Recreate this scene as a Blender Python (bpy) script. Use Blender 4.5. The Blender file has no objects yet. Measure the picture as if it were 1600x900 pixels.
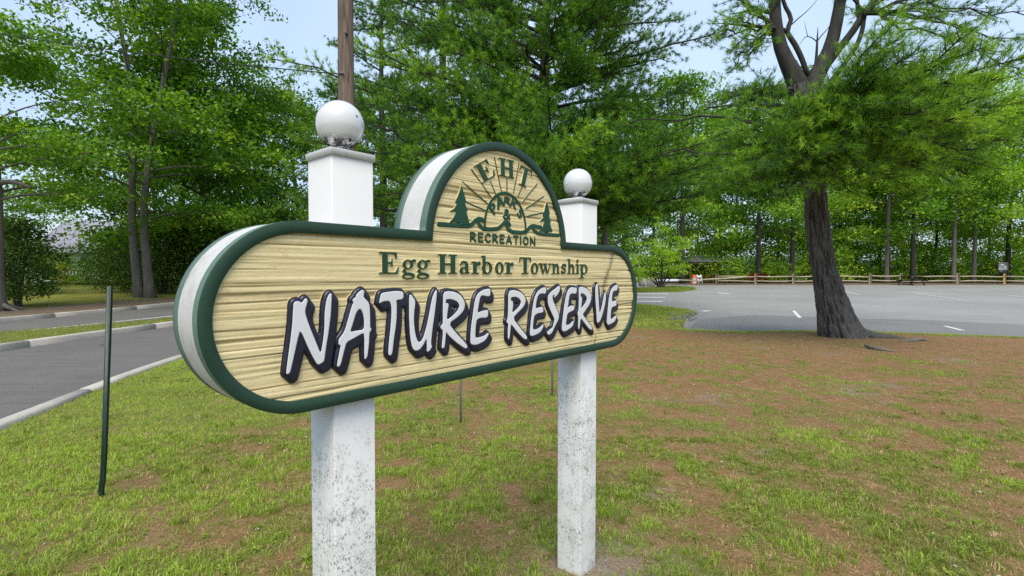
import bpy, math, random
import numpy as np
from mathutils import Vector, Matrix

random.seed(5)
SC = bpy.context.scene
COL = SC.collection
R = math.radians

# ------------------------------------------------------------------ camera
FPX, PITCH, CAMH = 794.45, 0.0279, 1.385
cam = bpy.data.cameras.new('camera'); cam_o = bpy.data.objects.new('camera', cam); COL.objects.link(cam_o)
cam.sensor_width = 36.0; cam.lens = FPX / 1600 * 36.0
cam.clip_start = 0.05; cam.clip_end = 3000
cam_o.location = (0, 0, CAMH); cam_o.rotation_euler = (math.pi / 2 - PITCH, 0, 0)
SC.camera = cam_o

# ------------------------------------------------------------------ sky, sun, exposure
SUN_EL, SUN_AZ = R(56), R(184)          # azimuth measured from +Y clockwise (towards +X)
world = bpy.data.worlds.new('World'); SC.world = world; world.use_nodes = True
wn = world.node_tree; wn.nodes.clear()
w_out = wn.nodes.new('ShaderNodeOutputWorld'); w_bg = wn.nodes.new('ShaderNodeBackground')
sky = wn.nodes.new('ShaderNodeTexSky'); sky.sky_type = 'NISHITA'; sky.sun_disc = False
sky.sun_elevation = SUN_EL; sky.sun_rotation = SUN_AZ
sky.air_density = 1.0; sky.dust_density = 2.0; sky.ozone_density = 1.2; sky.altitude = 10
# thin high cloud veil, the same all round: mixes a pale white into the blue
veil = wn.nodes.new('ShaderNodeMix'); veil.data_type = 'RGBA'
veil.inputs[0].default_value = 0.55
tc = wn.nodes.new('ShaderNodeTexCoord'); nz = wn.nodes.new('ShaderNodeTexNoise')
nz.inputs['Scale'].default_value = 1.6; nz.inputs['Detail'].default_value = 3
mr = wn.nodes.new('ShaderNodeMapRange'); mr.inputs[1].default_value = .3; mr.inputs[2].default_value = .7
mr.inputs[3].default_value = .26; mr.inputs[4].default_value = .56
wn.links.new(tc.outputs['Generated'], nz.inputs['Vector']); wn.links.new(nz.outputs['Fac'], mr.inputs[0])
wn.links.new(mr.outputs[0], veil.inputs[0])
wn.links.new(sky.outputs[0], veil.inputs[6]); veil.inputs[7].default_value = (7.2, 9.0, 11.4, 1)
wn.links.new(veil.outputs[2], w_bg.inputs[0]); w_bg.inputs[1].default_value = 0.1
wn.links.new(w_bg.outputs[0], w_out.inputs[0])

sl = bpy.data.lights.new('sun', 'SUN'); sl.energy = 2.0; sl.angle = R(38); sl.color = (1, .93, .80)
sun_o = bpy.data.objects.new('sun', sl); COL.objects.link(sun_o); sun_o.location = (0, -5, 30)
sd = Vector((math.sin(SUN_AZ) * math.cos(SUN_EL), math.cos(SUN_AZ) * math.cos(SUN_EL), math.sin(SUN_EL)))
sun_o.rotation_euler = sd.to_track_quat('Z', 'Y').to_euler()

SC.view_settings.view_transform = 'Standard'; SC.view_settings.look = 'None'
SC.view_settings.exposure = 0.62; SC.view_settings.gamma = 1.0
SC.render.engine = 'CYCLES'
cy = SC.cycles
cy.max_bounces = 7; cy.diffuse_bounces = 4; cy.glossy_bounces = 2; cy.transmission_bounces = 5; cy.transparent_max_bounces = 4
cy.use_denoising = False; cy.caustics_reflective = False; cy.caustics_refractive = False

# ------------------------------------------------------------------ geometry helpers
def gz(y):
    "height of the far ground: level near the sign, rising gently across the parking lot"
    return float(np.clip((y - 18) / 27.0, 0, 1) * 0.42)
def gza(y): return np.clip((np.asarray(y, float) - 18) / 27.0, 0, 1) * 0.42
_c, _s = math.cos(PITCH), math.sin(PITCH)
def ray(px, py):
    x = (px - 800) / FPX; y = (450 - py) / FPX
    return np.array([x, _c + y * _s, -_s + y * _c])
def W(px, py, Z):
    r = ray(px, py); r = r * (Z / r[1]); return np.array([r[0], r[1], r[2] + CAMH])
def G(px, py, h=0.0):
    r = ray(px, py); Z = 10.0
    for _ in range(60):
        t = (gz(Z) + h - CAMH) / r[2]; Z = .5 * Z + .5 * r[1] * t
    p = r * (Z / r[1]); return np.array([p[0], p[1], gz(p[1]) + h])

def hash3(ix, iy, iz, seed=0):
    h = (ix.astype(np.int64) * 374761393 + iy.astype(np.int64) * 668265263 + iz.astype(np.int64) * 2147483647 + seed * 1274126177) & 0x7fffffff
    h = (h ^ (h >> 13)) * 1274126177 & 0x7fffffff
    h = (h ^ (h >> 16)) * 1103515245 & 0x7fffffff
    return ((h >> 8) & 0xffff) / 65535.0
def vnoise(x, y=0, z=0, seed=0):
    x, y, z = np.broadcast_arrays(np.asarray(x, float), np.asarray(y, float), np.asarray(z, float))
    ix, iy, iz = np.floor(x), np.floor(y), np.floor(z)
    fx, fy, fz = x - ix, y - iy, z - iz
    fx = fx * fx * (3 - 2 * fx); fy = fy * fy * (3 - 2 * fy); fz = fz * fz * (3 - 2 * fz)
    ix, iy, iz = ix.astype(np.int64), iy.astype(np.int64), iz.astype(np.int64)
    def h(a, b, c): return hash3(ix + a, iy + b, iz + c, seed)
    l = lambda a, b, t: a + (b - a) * t
    return l(l(l(h(0,0,0), h(1,0,0), fx), l(h(0,1,0), h(1,1,0), fx), fy), l(l(h(0,0,1), h(1,0,1), fx), l(h(0,1,1), h(1,1,1), fx), fy), fz)
def fbm(x, y=0, z=0, seed=0, o=4):
    v = 0; a = .5; t = 0
    for k in range(o):
        f = 2.0 ** k; v = v + a * vnoise(np.asarray(x) * f, np.asarray(y) * f, np.asarray(z) * f, seed + k); t += a; a *= .5
    return v / t

def tag(o, label=None, cat=None, group=None, kind=None):
    if label: o['label'] = label
    if cat: o['category'] = cat
    if group: o['group'] = group
    if kind: o['kind'] = kind
    return o
def empty(name, loc=(0,0,0), rz=0.0, label=None, cat=None, group=None):
    o = bpy.data.objects.new(name, None); COL.objects.link(o); o.empty_display_size = .1
    o.location = loc; o.rotation_euler = (0, 0, rz)
    return tag(o, label, cat, group)
def mesh_obj(name, V, faces, mat, parent=None, attrs=None, smooth=False, loc=None):
    V = np.asarray(V, np.float32).reshape(-1, 3)
    if not isinstance(faces, (list, tuple)): faces = [faces]
    faces = [np.asarray(f, np.int32) for f in faces if len(f)]
    me = bpy.data.meshes.new(name)
    me.vertices.add(len(V)); me.vertices.foreach_set('co', V.ravel())
    li = np.concatenate([f.ravel() for f in faces]); me.loops.add(len(li)); me.loops.foreach_set('vertex_index', li)
    ls = []; off = 0
    for f in faces:
        k = f.shape[1]; ls.append(off + np.arange(len(f)) * k); off += len(f) * k
    ls = np.concatenate(ls).astype(np.int32)
    me.polygons.add(len(ls)); me.polygons.foreach_set('loop_start', ls)
    if smooth: me.polygons.foreach_set('use_smooth', np.ones(len(ls), bool))
    for k, a in (attrs or {}).items():
        me.attributes.new(k, 'FLOAT', 'POINT').data.foreach_set('value', np.asarray(a, np.float32))
    me.update(calc_edges=True)
    if mat: me.materials.append(mat)
    o = bpy.data.objects.new(name, me); COL.objects.link(o)
    if parent is not None: o.parent = parent
    if loc is not None: o.location = loc
    return o

class MB:
    "collects verts and faces of one mesh"
    def __init__(s): s.V = []; s.F = {}; s.n = 0
    def add(s, V, F):
        V = np.asarray(V, float).reshape(-1, 3); F = np.asarray(F, int)
        s.F.setdefault(F.shape[1], []).append(F + s.n); s.V.append(V); s.n += len(V)
    def box(s, c, d, rz=0.0, rx=0.0, ry=0.0, bev=0.0):
        x, y, z = [q / 2 for q in d]
        if bev > 0:
            bm_V = []; 
            for sx in (-1, 1):
                for sy in (-1, 1):
                    for sz in (-1, 1):
                        bm_V += [(sx*(x-bev), sy*(y-bev), sz*z), (sx*(x-bev), sy*y, sz*(z-bev)), (sx*x, sy*(y-bev), sz*(z-bev))]
            V = np.array(bm_V)
            from itertools import product
            idx = {}
            for k, (sx, sy, sz) in enumerate(product((-1,1),(-1,1),(-1,1))): idx[(sx,sy,sz)] = k*3
            F4 = []; F3 = []
            i = lambda sx, sy, sz, a: idx[(sx,sy,sz)] + a
            for sz in (-1,1): F4.append([i(-1,-1,sz,0), i(1,-1,sz,0), i(1,1,sz,0), i(-1,1,sz,0)][::sz])
            for sy in (-1,1): F4.append([i(-1,sy,-1,1), i(1,sy,-1,1), i(1,sy,1,1), i(-1,sy,1,1)][::-sy])
            for sx in (-1,1): F4.append([i(sx,-1,-1,2), i(sx,1,-1,2), i(sx,1,1,2), i(sx,-1,1,2)][::sx])
            for sy, sz in product((-1,1),(-1,1)): F4.append([i(-1,sy,sz,0), i(1,sy,sz,0), i(1,sy,sz,1), i(-1,sy,sz,1)])
            for sx, sz in product((-1,1),(-1,1)): F4.append([i(sx,-1,sz,0), i(sx,1,sz,0), i(sx,1,sz,2), i(sx,-1,sz,2)])
            for sx, sy in product((-1,1),(-1,1)): F4.append([i(sx,sy,-1,1), i(sx,sy,1,1), i(sx,sy,1,2), i(sx,sy,-1,2)])
            for q in product((-1,1),(-1,1),(-1,1)): F3.append([i(*q,0), i(*q,1), i(*q,2)])
        else:
            V = np.array([(-x,-y,-z),(x,-y,-z),(x,y,-z),(-x,y,-z),(-x,-y,z),(x,-y,z),(x,y,z),(-x,y,z)])
            F4 = [(3,2,1,0),(4,5,6,7),(0,1,5,4),(1,2,6,5),(2,3,7,6),(3,0,4,7)]; F3 = []
        M = np.array((Matrix.Rotation(rz,3,'Z') @ Matrix.Rotation(ry,3,'Y') @ Matrix.Rotation(rx,3,'X')))
        V = V @ M.T + np.array(c)
        n0 = s.n; s.add(V, F4)
        if F3: s.F.setdefault(3, []).append(np.array(F3) + n0)
    def tube(s, P, rad, k=6, cap=True):
        P = np.asarray(P, float); n = len(P); rad = np.broadcast_to(np.asarray(rad, float), (n,))
        T = np.gradient(P, axis=0); T /= np.linalg.norm(T, axis=1)[:, None] + 1e-9
        a = np.array([0, 0, 1.0]) if abs(T[0][2]) < .9 else np.array([1.0, 0, 0])
        u = np.cross(T[0], a); u /= np.linalg.norm(u); V = []
        ang = np.arange(k) * 2 * math.pi / k; ca, sa = np.cos(ang)[:, None], np.sin(ang)[:, None]
        for j in range(n):
            u = u - T[j] * (u @ T[j]); u /= np.linalg.norm(u) + 1e-9; v = np.cross(T[j], u)
            V.append(P[j] + rad[j] * (ca * u + sa * v))
        V = np.concatenate(V); i = np.arange(k); i2 = (i + 1) % k; F = []
        for j in range(n - 1): F.append(np.stack([j*k+i, j*k+i2, (j+1)*k+i2, (j+1)*k+i], 1))
        n0 = s.n; s.add(V, np.concatenate(F))
        if cap:
            C = np.array([P[0], P[-1]]); s.V.append(C); s.n += 2; c0 = n0 + len(V)
            s.F.setdefault(3, []).append(np.concatenate([np.stack([n0+i2, n0+i, np.full(k, c0)], 1), np.stack([n0+(n-1)*k+i, n0+(n-1)*k+i2, np.full(k, c0+1)], 1)]))
    def lathe(s, prof, c=(0,0,0), k=24):
        prof = np.asarray(prof, float); ang = np.arange(k) * 2 * math.pi / k
        V = np.stack([prof[:,0][:,None]*np.cos(ang), prof[:,0][:,None]*np.sin(ang), np.repeat(prof[:,1][:,None], k, 1)], -1).reshape(-1,3) + np.array(c)
        i = np.arange(k); i2 = (i+1) % k
        s.add(V, np.concatenate([np.stack([j*k+i, j*k+i2, (j+1)*k+i2, (j+1)*k+i], 1) for j in range(len(prof)-1)]))
    def build(s, name, mat, parent=None, smooth=False, attrs=None, loc=None):
        return mesh_obj(name, np.concatenate(s.V), [np.concatenate(f) for f in s.F.values()], mat, parent, attrs, smooth, loc)

# ------------------------------------------------------------------ materials
def srgb(r, g, b):
    f = lambda c: (c/255/12.92) if c/255 <= .04045 else ((c/255+.055)/1.055)**2.4
    return (f(r), f(g), f(b), 1)
class Mat:
    def __init__(s, name, rough=.7, spec=.3):
        s.m = bpy.data.materials.new(name); s.m.use_nodes = True; s.t = s.m.node_tree; s.N = s.t.nodes; s.L = s.t.links
        s.b = s.N['Principled BSDF']; s.b.inputs['Roughness'].default_value = rough; s.b.inputs['Specular IOR Level'].default_value = spec
        s._co = None
    def co(s, kind='Object'):
        if s._co is None: s._co = s.N.new('ShaderNodeTexCoord')
        return s._co.outputs[kind]
    def mapping(s, scale, kind='Object', rot=(0,0,0)):
        m = s.N.new('ShaderNodeMapping'); m.inputs['Scale'].default_value = scale; m.inputs['Rotation'].default_value = rot
        s.L.new(s.co(kind), m.inputs['Vector']); return m.outputs[0]
    def noise(s, scale=5, detail=4, rough=.6, vec=None, dist=0):
        n = s.N.new('ShaderNodeTexNoise'); n.inputs['Scale'].default_value = scale; n.inputs['Detail'].default_value = detail
        n.inputs['Roughness'].default_value = rough; n.inputs['Distortion'].default_value = dist
        s.L.new(vec if vec is not None else s.co(), n.inputs['Vector']); return n.outputs['Fac']
    def voro(s, scale=5, vec=None, feature='F1'):
        n = s.N.new('ShaderNodeTexVoronoi'); n.feature = feature; n.inputs['Scale'].default_value = scale
        s.L.new(vec if vec is not None else s.co(), n.inputs['Vector']); return n.outputs['Distance']
    def ramp(s, fac, stops, interp='LINEAR'):
        r = s.N.new('ShaderNodeValToRGB'); r.color_ramp.interpolation = interp; e = r.color_ramp.elements
        while len(e) > 1: e.remove(e[-1])
        for k, (p, c) in enumerate(stops):
            c = c if isinstance(c, tuple) else (c, c, c, 1)
            if k == 0: e[0].position = p; e[0].color = c
            else: x = e.new(p); x.color = c
        s.L.new(fac, r.inputs[0]); return r.outputs[0]
    def mix(s, fac, a, b, mode='MIX'):
        m = s.N.new('ShaderNodeMix'); m.data_type = 'RGBA'; m.blend_type = mode
        for sock, v in ((m.inputs[0], fac), (m.inputs[6], a), (m.inputs[7], b)):
            if isinstance(v, (int, float)): sock.default_value = v
            elif isinstance(v, tuple): sock.default_value = v
            else: s.L.new(v, sock)
        return m.outputs[2]
    def math(s, op, a, b=0.0):
        m = s.N.new('ShaderNodeMath'); m.operation = op
        for sock, v in ((m.inputs[0], a), (m.inputs[1], b)):
            if isinstance(v, (int, float)): sock.default_value = v
            else: s.L.new(v, sock)
        return m.outputs[0]
    def attr(s, name):
        a = s.N.new('ShaderNodeAttribute'); a.attribute_name = name; return a.outputs['Fac']
    def sep(s, kind='Object'):
        x = s.N.new('ShaderNodeSeparateXYZ'); s.L.new(s.co(kind), x.inputs[0]); return x.outputs
    def color(s, c):
        if isinstance(c, tuple): s.b.inputs['Base Color'].default_value = c
        else: s.L.new(c, s.b.inputs['Base Color'])
        return s
    def bump(s, h, strength=.5, dist=.01):
        b = s.N.new('ShaderNodeBump'); b.inputs['Strength'].default_value = strength; b.inputs['Distance'].default_value = dist
        s.L.new(h, b.inputs['Height']); s.L.new(b.outputs[0], s.b.inputs['Normal']); return s

def foliage_mat(name, stops, trans=.3, rough=.55, spec=.25):
    M = Mat(name, rough, spec); c = M.ramp(M.attr('tint'), stops); M.color(c)
    tr = M.N.new('ShaderNodeBsdfTranslucent'); hs = M.N.new('ShaderNodeHueSaturation'); hs.inputs['Saturation'].default_value = 1.1; hs.inputs['Value'].default_value = 1.5
    hs.inputs['Hue'].default_value = .49
    M.L.new(c, hs.inputs['Color']); M.L.new(hs.outputs[0], tr.inputs[0])
    mx = M.N.new('ShaderNodeMixShader'); mx.inputs[0].default_value = trans
    M.L.new(M.b.outputs[0], mx.inputs[1]); M.L.new(tr.outputs[0], mx.inputs[2])
    M.L.new(mx.outputs[0], M.N['Material Output'].inputs[0]); return M.m

def mat_bark(name, dark, light, sc=6, stretch=.22, bump=.8):
    M = Mat(name, .9, .15); v = M.mapping((1, 1, stretch))
    n = M.noise(sc, 6, .7, v, .4); n2 = M.noise(sc * 5, 4, .6, v)
    c = M.ramp(n, [(.25, dark), (.75, light)]); M.color(M.mix(.35, c, M.ramp(n2, [(.3, dark), (.7, light)])))
    M.bump(M.math('ADD', n, M.math('MULTIPLY', n2, .4)), bump, .03); return M.m

M_bark_pine = mat_bark('pine_bark', (.028, .025, .023, 1), (.115, .105, .096, 1), 9, .3, .9)
def mat_plate_bark():
    M = Mat('furrowed_pine_bark', .92, .12); v = M.mapping((1, 1, .3)); n = M.noise(16, 6, .75, v, .6); n2 = M.noise(48, 4, .75, v); n3 = M.noise(2.2, 3)
    c = M.ramp(n, [(.25, (.045, .042, .04, 1)), (.75, (.12, .112, .106, 1))]); c = M.mix(.4, c, M.ramp(n2, [(.3, (.02, .019, .018, 1)), (.68, (.30, .285, .27, 1))]))
    c = M.mix(M.ramp(n3, [(.45, 0.), (.7, .45)]), c, (.13, .14, .11, 1))
    c = M.mix(M.math('MULTIPLY', M.attr('groove'), .7), c, (.018, .015, .013, 1)); M.color(c); M.bump(M.math('ADD', n, M.math('MULTIPLY', n2, .6)), .9, .03); return M.m
M_bark_big = mat_plate_bark()
M_bark_grey = mat_bark('grey_bark', (0.060, 0.053, 0.045, 1), (0.240, 0.216, 0.188, 1), 9, .12, .9)
M_bark_dark = mat_bark('dark_bark', (.020, .0185, .017, 1), (.085, .079, .073, 1), 6, .2, .7)
M_twig = mat_bark('twig_bark', (.035, .028, .022, 1), (.11, .09, .07, 1), 10, .3, .3)
M_twig_dead = mat_bark('dead_twig_bark', (.14, .12, .105, 1), (.26, .235, .21, 1), 10, .3, .3)

M_leaf = foliage_mat('broad_leaf', [(0, (0.048, 0.119, 0.014, 1)), (.45, (0.105, 0.248, 0.022, 1)), (.8, (0.225, 0.407, 0.039, 1)), (1, (0.390, 0.537, 0.061, 1))], .38)
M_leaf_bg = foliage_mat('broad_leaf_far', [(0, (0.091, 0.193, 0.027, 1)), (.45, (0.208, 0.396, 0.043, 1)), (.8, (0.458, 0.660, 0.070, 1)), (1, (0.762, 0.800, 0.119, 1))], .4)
M_leaf_bright = foliage_mat('bright_leaf', [(0, (0.155, 0.316, 0.028, 1)), (1, (0.466, 0.661, 0.068, 1))], .4)
M_leaf_yellow = foliage_mat('yellow_leaf', [(0, (.26, .30, .02, 1)), (1, (.5, .5, .06, 1))], .35)
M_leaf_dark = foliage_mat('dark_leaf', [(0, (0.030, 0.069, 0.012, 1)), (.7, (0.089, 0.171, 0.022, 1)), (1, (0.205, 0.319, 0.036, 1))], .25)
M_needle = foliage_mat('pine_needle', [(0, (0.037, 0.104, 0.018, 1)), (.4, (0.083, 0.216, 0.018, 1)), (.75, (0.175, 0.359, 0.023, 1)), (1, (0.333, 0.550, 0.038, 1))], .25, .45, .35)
M_grass = foliage_mat('grass_blade', [(0, (0.588, 0.432, 0.237, 1)), (.14, (0.470, 0.351, 0.162, 1)), (.22, (0.294, 0.247, 0.071, 1)), (.5, (0.182, 0.242, 0.038, 1)), (.8, (0.272, 0.381, 0.052, 1)), (1, (0.401, 0.515, 0.076, 1))], .3, .5, .3)
M_straw = foliage_mat('pine_straw', [(0, (0.240, 0.127, 0.063, 1)), (.6, (0.480, 0.274, 0.133, 1)), (1, (0.760, 0.584, 0.355, 1))], .05, .8, .1)

def mat_lawn():
    M = Mat('lawn_soil', .95, .1); n1 = M.noise(1.1, 5, .6); n2 = M.noise(9, 5, .65); n3 = M.noise(70, 3, .7); n4 = M.noise(240, 2, .6)
    soil = M.ramp(n2, [(.3, (0.169, 0.099, 0.050, 1)), (.5, (0.293, 0.175, 0.088, 1)), (.7, (0.454, 0.305, 0.178, 1))])
    straw = M.ramp(n3, [(.3, (0.189, 0.103, 0.050, 1)), (.6, (0.377, 0.216, 0.106, 1)), (.8, (0.619, 0.431, 0.235, 1))])
    c = M.mix(M.ramp(n1, [(.35, .35), (.65, .8)]), soil, straw)
    moss = M.ramp(n3, [(.3, (0.094, 0.131, 0.028, 1)), (.7, (0.246, 0.295, 0.070, 1))])
    c = M.mix(M.math('MULTIPLY', M.attr('lush'), .8), c, moss)
    c = M.mix(M.attr('sand'), c, M.ramp(n3, [(.3, (.22, .18, .145, 1)), (.7, (.40, .345, .285, 1))]))
    c = M.mix(.35, c, M.ramp(n4, [(.35, .08), (.65, .75)]), 'OVERLAY')
    M.color(c); M.bump(M.math('ADD', n3, M.math('MULTIPLY', n4, .6)), .8, .02); return M.m
M_lawn = mat_lawn()
def mat_lawn_far():
    M = Mat('far_lawn', .95, .1); n1 = M.noise(.5, 4); n2 = M.noise(14, 4, .7)
    c = M.ramp(n1, [(.35, (0.204, 0.222, 0.038, 1)), (.65, (0.348, 0.324, 0.072, 1))])
    c = M.mix(M.ramp(n2, [(.4, 0.), (.7, .5)]), c, (.10, .13, .025, 1))
    M.color(c); M.bump(n2, .8, .04); return M.m
M_lawn_far = mat_lawn_far()
def mat_litter():
    M = Mat('leaf_litter', .95, .1); n = M.noise(1.3, 5); n2 = M.noise(22, 4, .7)
    M.color(M.mix(.6, M.ramp(n, [(.35, (.11, .08, .05, 1)), (.65, (.22, .165, .115, 1))]), M.ramp(n2, [(.3, (.07, .05, .032, 1)), (.7, (.33, .26, .19, 1))]))); M.bump(n2, .8, .04); return M.m
M_litter = mat_litter()
def mat_ground():
    M = Mat('ground_earth', .95, .1); n = M.noise(.35, 5); n2 = M.noise(5, 5, .7)
    M.color(M.mix(.4, M.ramp(n, [(.35, (.05, .075, .02, 1)), (.65, (.12, .1, .05, 1))]), M.ramp(n2, [(.3, (.04, .04, .02, 1)), (.7, (.17, .15, .08, 1))]))); M.bump(n2, .7, .05); return M.m
M_ground = mat_ground()
def mat_asphalt(name, lo, hi, patch):
    M = Mat(name, .88, .25); n = M.noise(.22, 5, .6); n2 = M.noise(60, 3, .8); n3 = M.noise(3, 4, .6, M.mapping((.25, 2.5, 1)))
    c = M.ramp(n, [(.3, lo), (.7, hi)])
    c = M.mix(.35, c, M.ramp(n3, [(.35, lo), (.65, hi)]))
    c = M.mix(.55, c, M.ramp(n2, [(.3, .18), (.7, .82)]), 'OVERLAY')
    cr = M.ramp(M.voro(patch, M.mapping((1, 1, 1)), 'DISTANCE_TO_EDGE'), [(.0, .6), (.008, 1.)])
    c = M.mix(M.ramp(n, [(.45, 0.), (.6, .35)]), c, cr, 'MULTIPLY')
    M.color(c); M.bump(n2, .5, .008); return M.m
M_asphalt_road = mat_asphalt('road_asphalt', (0.112, 0.106, 0.100, 1), (0.188, 0.177, 0.166, 1), .45)
M_asphalt_lot = mat_asphalt('lot_asphalt', (0.220, 0.217, 0.210, 1), (0.345, 0.340, 0.322, 1), .16)
M_seal = mat_asphalt('sealed_asphalt', (0.168, 0.165, 0.164, 1), (0.258, 0.255, 0.244, 1), .2)
def mat_concrete():
    M = Mat('curb_concrete', .9, .2); n = M.noise(4, 5); n2 = M.noise(60, 3, .7)
    M.color(M.mix(.4, M.ramp(n, [(.3, (.42, .385, .33, 1)), (.7, (.54, .50, .44, 1))]), M.ramp(n2, [(.3, (.2, .18, .15, 1)), (.7, (.62, .58, .52, 1))]))); M.bump(n2, .5, .01); return M.m
M_concrete = mat_concrete()
def mat_line():
    M = Mat('line_paint', .8, .2); n = M.noise(25, 4, .7)
    M.color(M.ramp(n, [(.34, (.35, .35, .36, 1)), (.48, (.72, .72, .72, 1))])); return M.m
M_line = mat_line()

def mat_simple(name, lo, hi, sc=8, rough=.7, spec=.3, bump=.15, stretch=(1,1,1)):
    M = Mat(name, rough, spec); n = M.noise(sc, 5, .65, M.mapping(stretch)); M.color(M.ramp(n, [(.3, lo), (.7, hi)]))
    if bump: M.bump(n, bump, .01)
    return M.m
def mat_green(name, c, fade):
    M = Mat(name, .55, .35); n = M.noise(12, 5, .65); n2 = M.noise(90, 3, .7)
    col = M.ramp(n, [(.3, tuple(x*.86 for x in c[:3]) + (1,)), (.7, tuple(min(1, x*1.1) for x in c[:3]) + (1,))])
    col = M.mix(M.ramp(n2, [(.6, 0.), (.75, fade)]), col, (.25, .29, .26, 1))
    M.color(col); M.bump(n2, .12, .002); return M.m
M_green = mat_green('green_paint', srgb(35, 63, 48), .12)
M_green_side = mat_green('faded_green_paint', srgb(92, 116, 104), .3)
M_green_letter = mat_green('green_letter_paint', srgb(28, 70, 50), .05)
def mat_white_core():
    M = Mat('weathered_white_paint', .7, .25); n = M.noise(5, 5, .7); n2 = M.noise(45, 4, .7)
    c = M.ramp(n, [(.3, (.62, .62, .61, 1)), (.55, (.55, .54, .52, 1)), (.72, (.36, .35, .33, 1))])
    M.color(M.mix(M.ramp(n2, [(.58, 0.), (.72, .4)]), c, (.45, .44, .42, 1))); M.bump(n2, .1, .002); return M.m
M_core = mat_white_core()
def mat_cream():
    M = Mat('cream_paint', .72, .25); v = M.mapping((1.2, 1, 9)); n = M.noise(6, 5, .7, v); n2 = M.noise(60, 4, .75); n3 = M.noise(14, 5, .7)
    c = M.ramp(n, [(.25, (.60, .475, .22, 1)), (.5, (.73, .60, .32, 1)), (.8, (.77, .67, .41, 1))])
    c = M.mix(M.math('MULTIPLY', M.ramp(n3, [(.45, 0.), (.75, .5)]), 1), c, (.76, .65, .37, 1))
    dirt_shade = M.math('MULTIPLY', M.attr('groove'), M.ramp(n3, [(.3, .35), (.7, 1.)]))
    c = M.mix(M.math('MULTIPLY', dirt_shade, .8), c, (.21, .145, .05, 1))  # groove brown: dirt, plus painted shade where the relief shades too weakly
    spk = M.math('MULTIPLY', M.ramp(n2, [(.62, 0.), (.70, 1.)]), M.ramp(n3, [(.45, 0.), (.6, .75)]))
    c = M.mix(spk, c, (.28, .22, .12, 1))
    c = M.mix(M.attr('crack'), c, (.05, .035, .02, 1))
    M.color(c); M.bump(M.math('ADD', n, n2), .3, .004); return M.m
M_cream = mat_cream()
def mat_navy():
    M = Mat('navy_paint', .32, .5); n = M.noise(30, 4, .6)
    M.color(M.ramp(n, [(.3, srgb(20, 21, 36)), (.7, srgb(32, 33, 54))])); return M.m
M_navy = mat_navy()
M_cream_edge = mat_simple('cream_edge_paint', (.66, .53, .26, 1), (.80, .70, .42, 1), 40, .7, .25, 0)
def mat_letter_white():
    M = Mat('white_letter_paint', .6, .3); n = M.noise(40, 4, .7); n2 = M.noise(7, 4)
    c = M.ramp(n2, [(.3, (.68, .675, .68, 1)), (.7, (.74, .735, .74, 1))]); M.color(M.mix(M.ramp(n, [(.62, 0.), (.72, .35)]), c, (.35, .35, .38, 1))); return M.m
M_letter_white = mat_letter_white()
def mat_vinyl():
    M = Mat('white_vinyl', .42, .4); z = M.sep()[2]
    n = M.noise(9, 5, .65); sp = M.voro(85, M.mapping((1, 1, .8))); sp2 = M.voro(170); n2 = M.noise(30, 4, .7)
    low = M.ramp(z, [(.0, 1.), (.45, .95), (.84, .8), (.97, .12), (1.0, .0)]) if False else None
    mr_ = M.N.new('ShaderNodeMapRange'); M.L.new(z, mr_.inputs[0]); mr_.inputs[1].default_value = 1.06; mr_.inputs[2].default_value = .82; mr_.inputs[3].default_value = 0; mr_.inputs[4].default_value = 1
    amt = M.math('MULTIPLY', mr_.outputs[0], M.ramp(n, [(.38, .1), (.57, 1.)]))
    d = M.math('MULTIPLY', M.ramp(sp, [(.2, 1.), (.42, 0.)]), M.ramp(n2, [(.42, 0.), (.5, 1.)]))
    d2 = M.math('MULTIPLY', M.ramp(sp2, [(.2, .8), (.5, 0.)]), M.ramp(n, [(.38, 0.), (.55, 1.)]))
    k = M.math('MULTIPLY', M.math('MAXIMUM', d, d2), amt)
    smear = M.math('MULTIPLY', M.ramp(M.noise(16, 5, .7, M.mapping((1, 1, .35))), [(.44, 0.), (.74, .6)]), amt)
    c = M.mix(smear, (.64, .635, .615, 1), (.30, .315, .27, 1))
    c = M.mix(M.math('MULTIPLY', k, .85), c, (.13, .135, .11, 1))
    moss = M.math('MULTIPLY', M.math('MULTIPLY', M.ramp(M.noise(6.5, 4, .6), [(.56, 0.), (.66, 1.)]), M.ramp(n2, [(.5, 0.), (.6, .8)])), mr_.outputs[0])
    c = M.mix(moss, c, (.16, .16, .09, 1))
    M.color(c); M.bump(n2, .06, .002); return M.m
M_vinyl = mat_vinyl()
def mat_ball():
    M = Mat('white_ball_plastic', .16, .5); z = M.sep()[2]; n = M.noise(40, 5, .75); n3 = M.voro(26)
    mr_ = M.N.new('ShaderNodeMapRange'); M.L.new(z, mr_.inputs[0]); mr_.inputs[1].default_value = -.032; mr_.inputs[2].default_value = -.05; mr_.inputs[3].default_value = 0; mr_.inputs[4].default_value = 1
    k = M.math('MULTIPLY', mr_.outputs[0], M.ramp(n, [(.38, 0.), (.5, 1.)]))
    c = M.mix(k, (.66, .66, .655, 1), (.05, .045, .035, 1))
    c = M.mix(M.math('MULTIPLY', M.ramp(n3, [(.10, 1.), (.15, 0.)]), M.ramp(M.noise(14, 2), [(.5, 0.), (.54, .9)])), c, (.07, .065, .055, 1))
    M.color(c); r = M.math('ADD', .16, M.math('MULTIPLY', k, .6)); M.L.new(r, M.b.inputs['Roughness']); M.b.inputs['Coat Weight'].default_value = .7; M.b.inputs['Coat Roughness'].default_value = .08; return M.m
M_ball = mat_ball()
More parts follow.
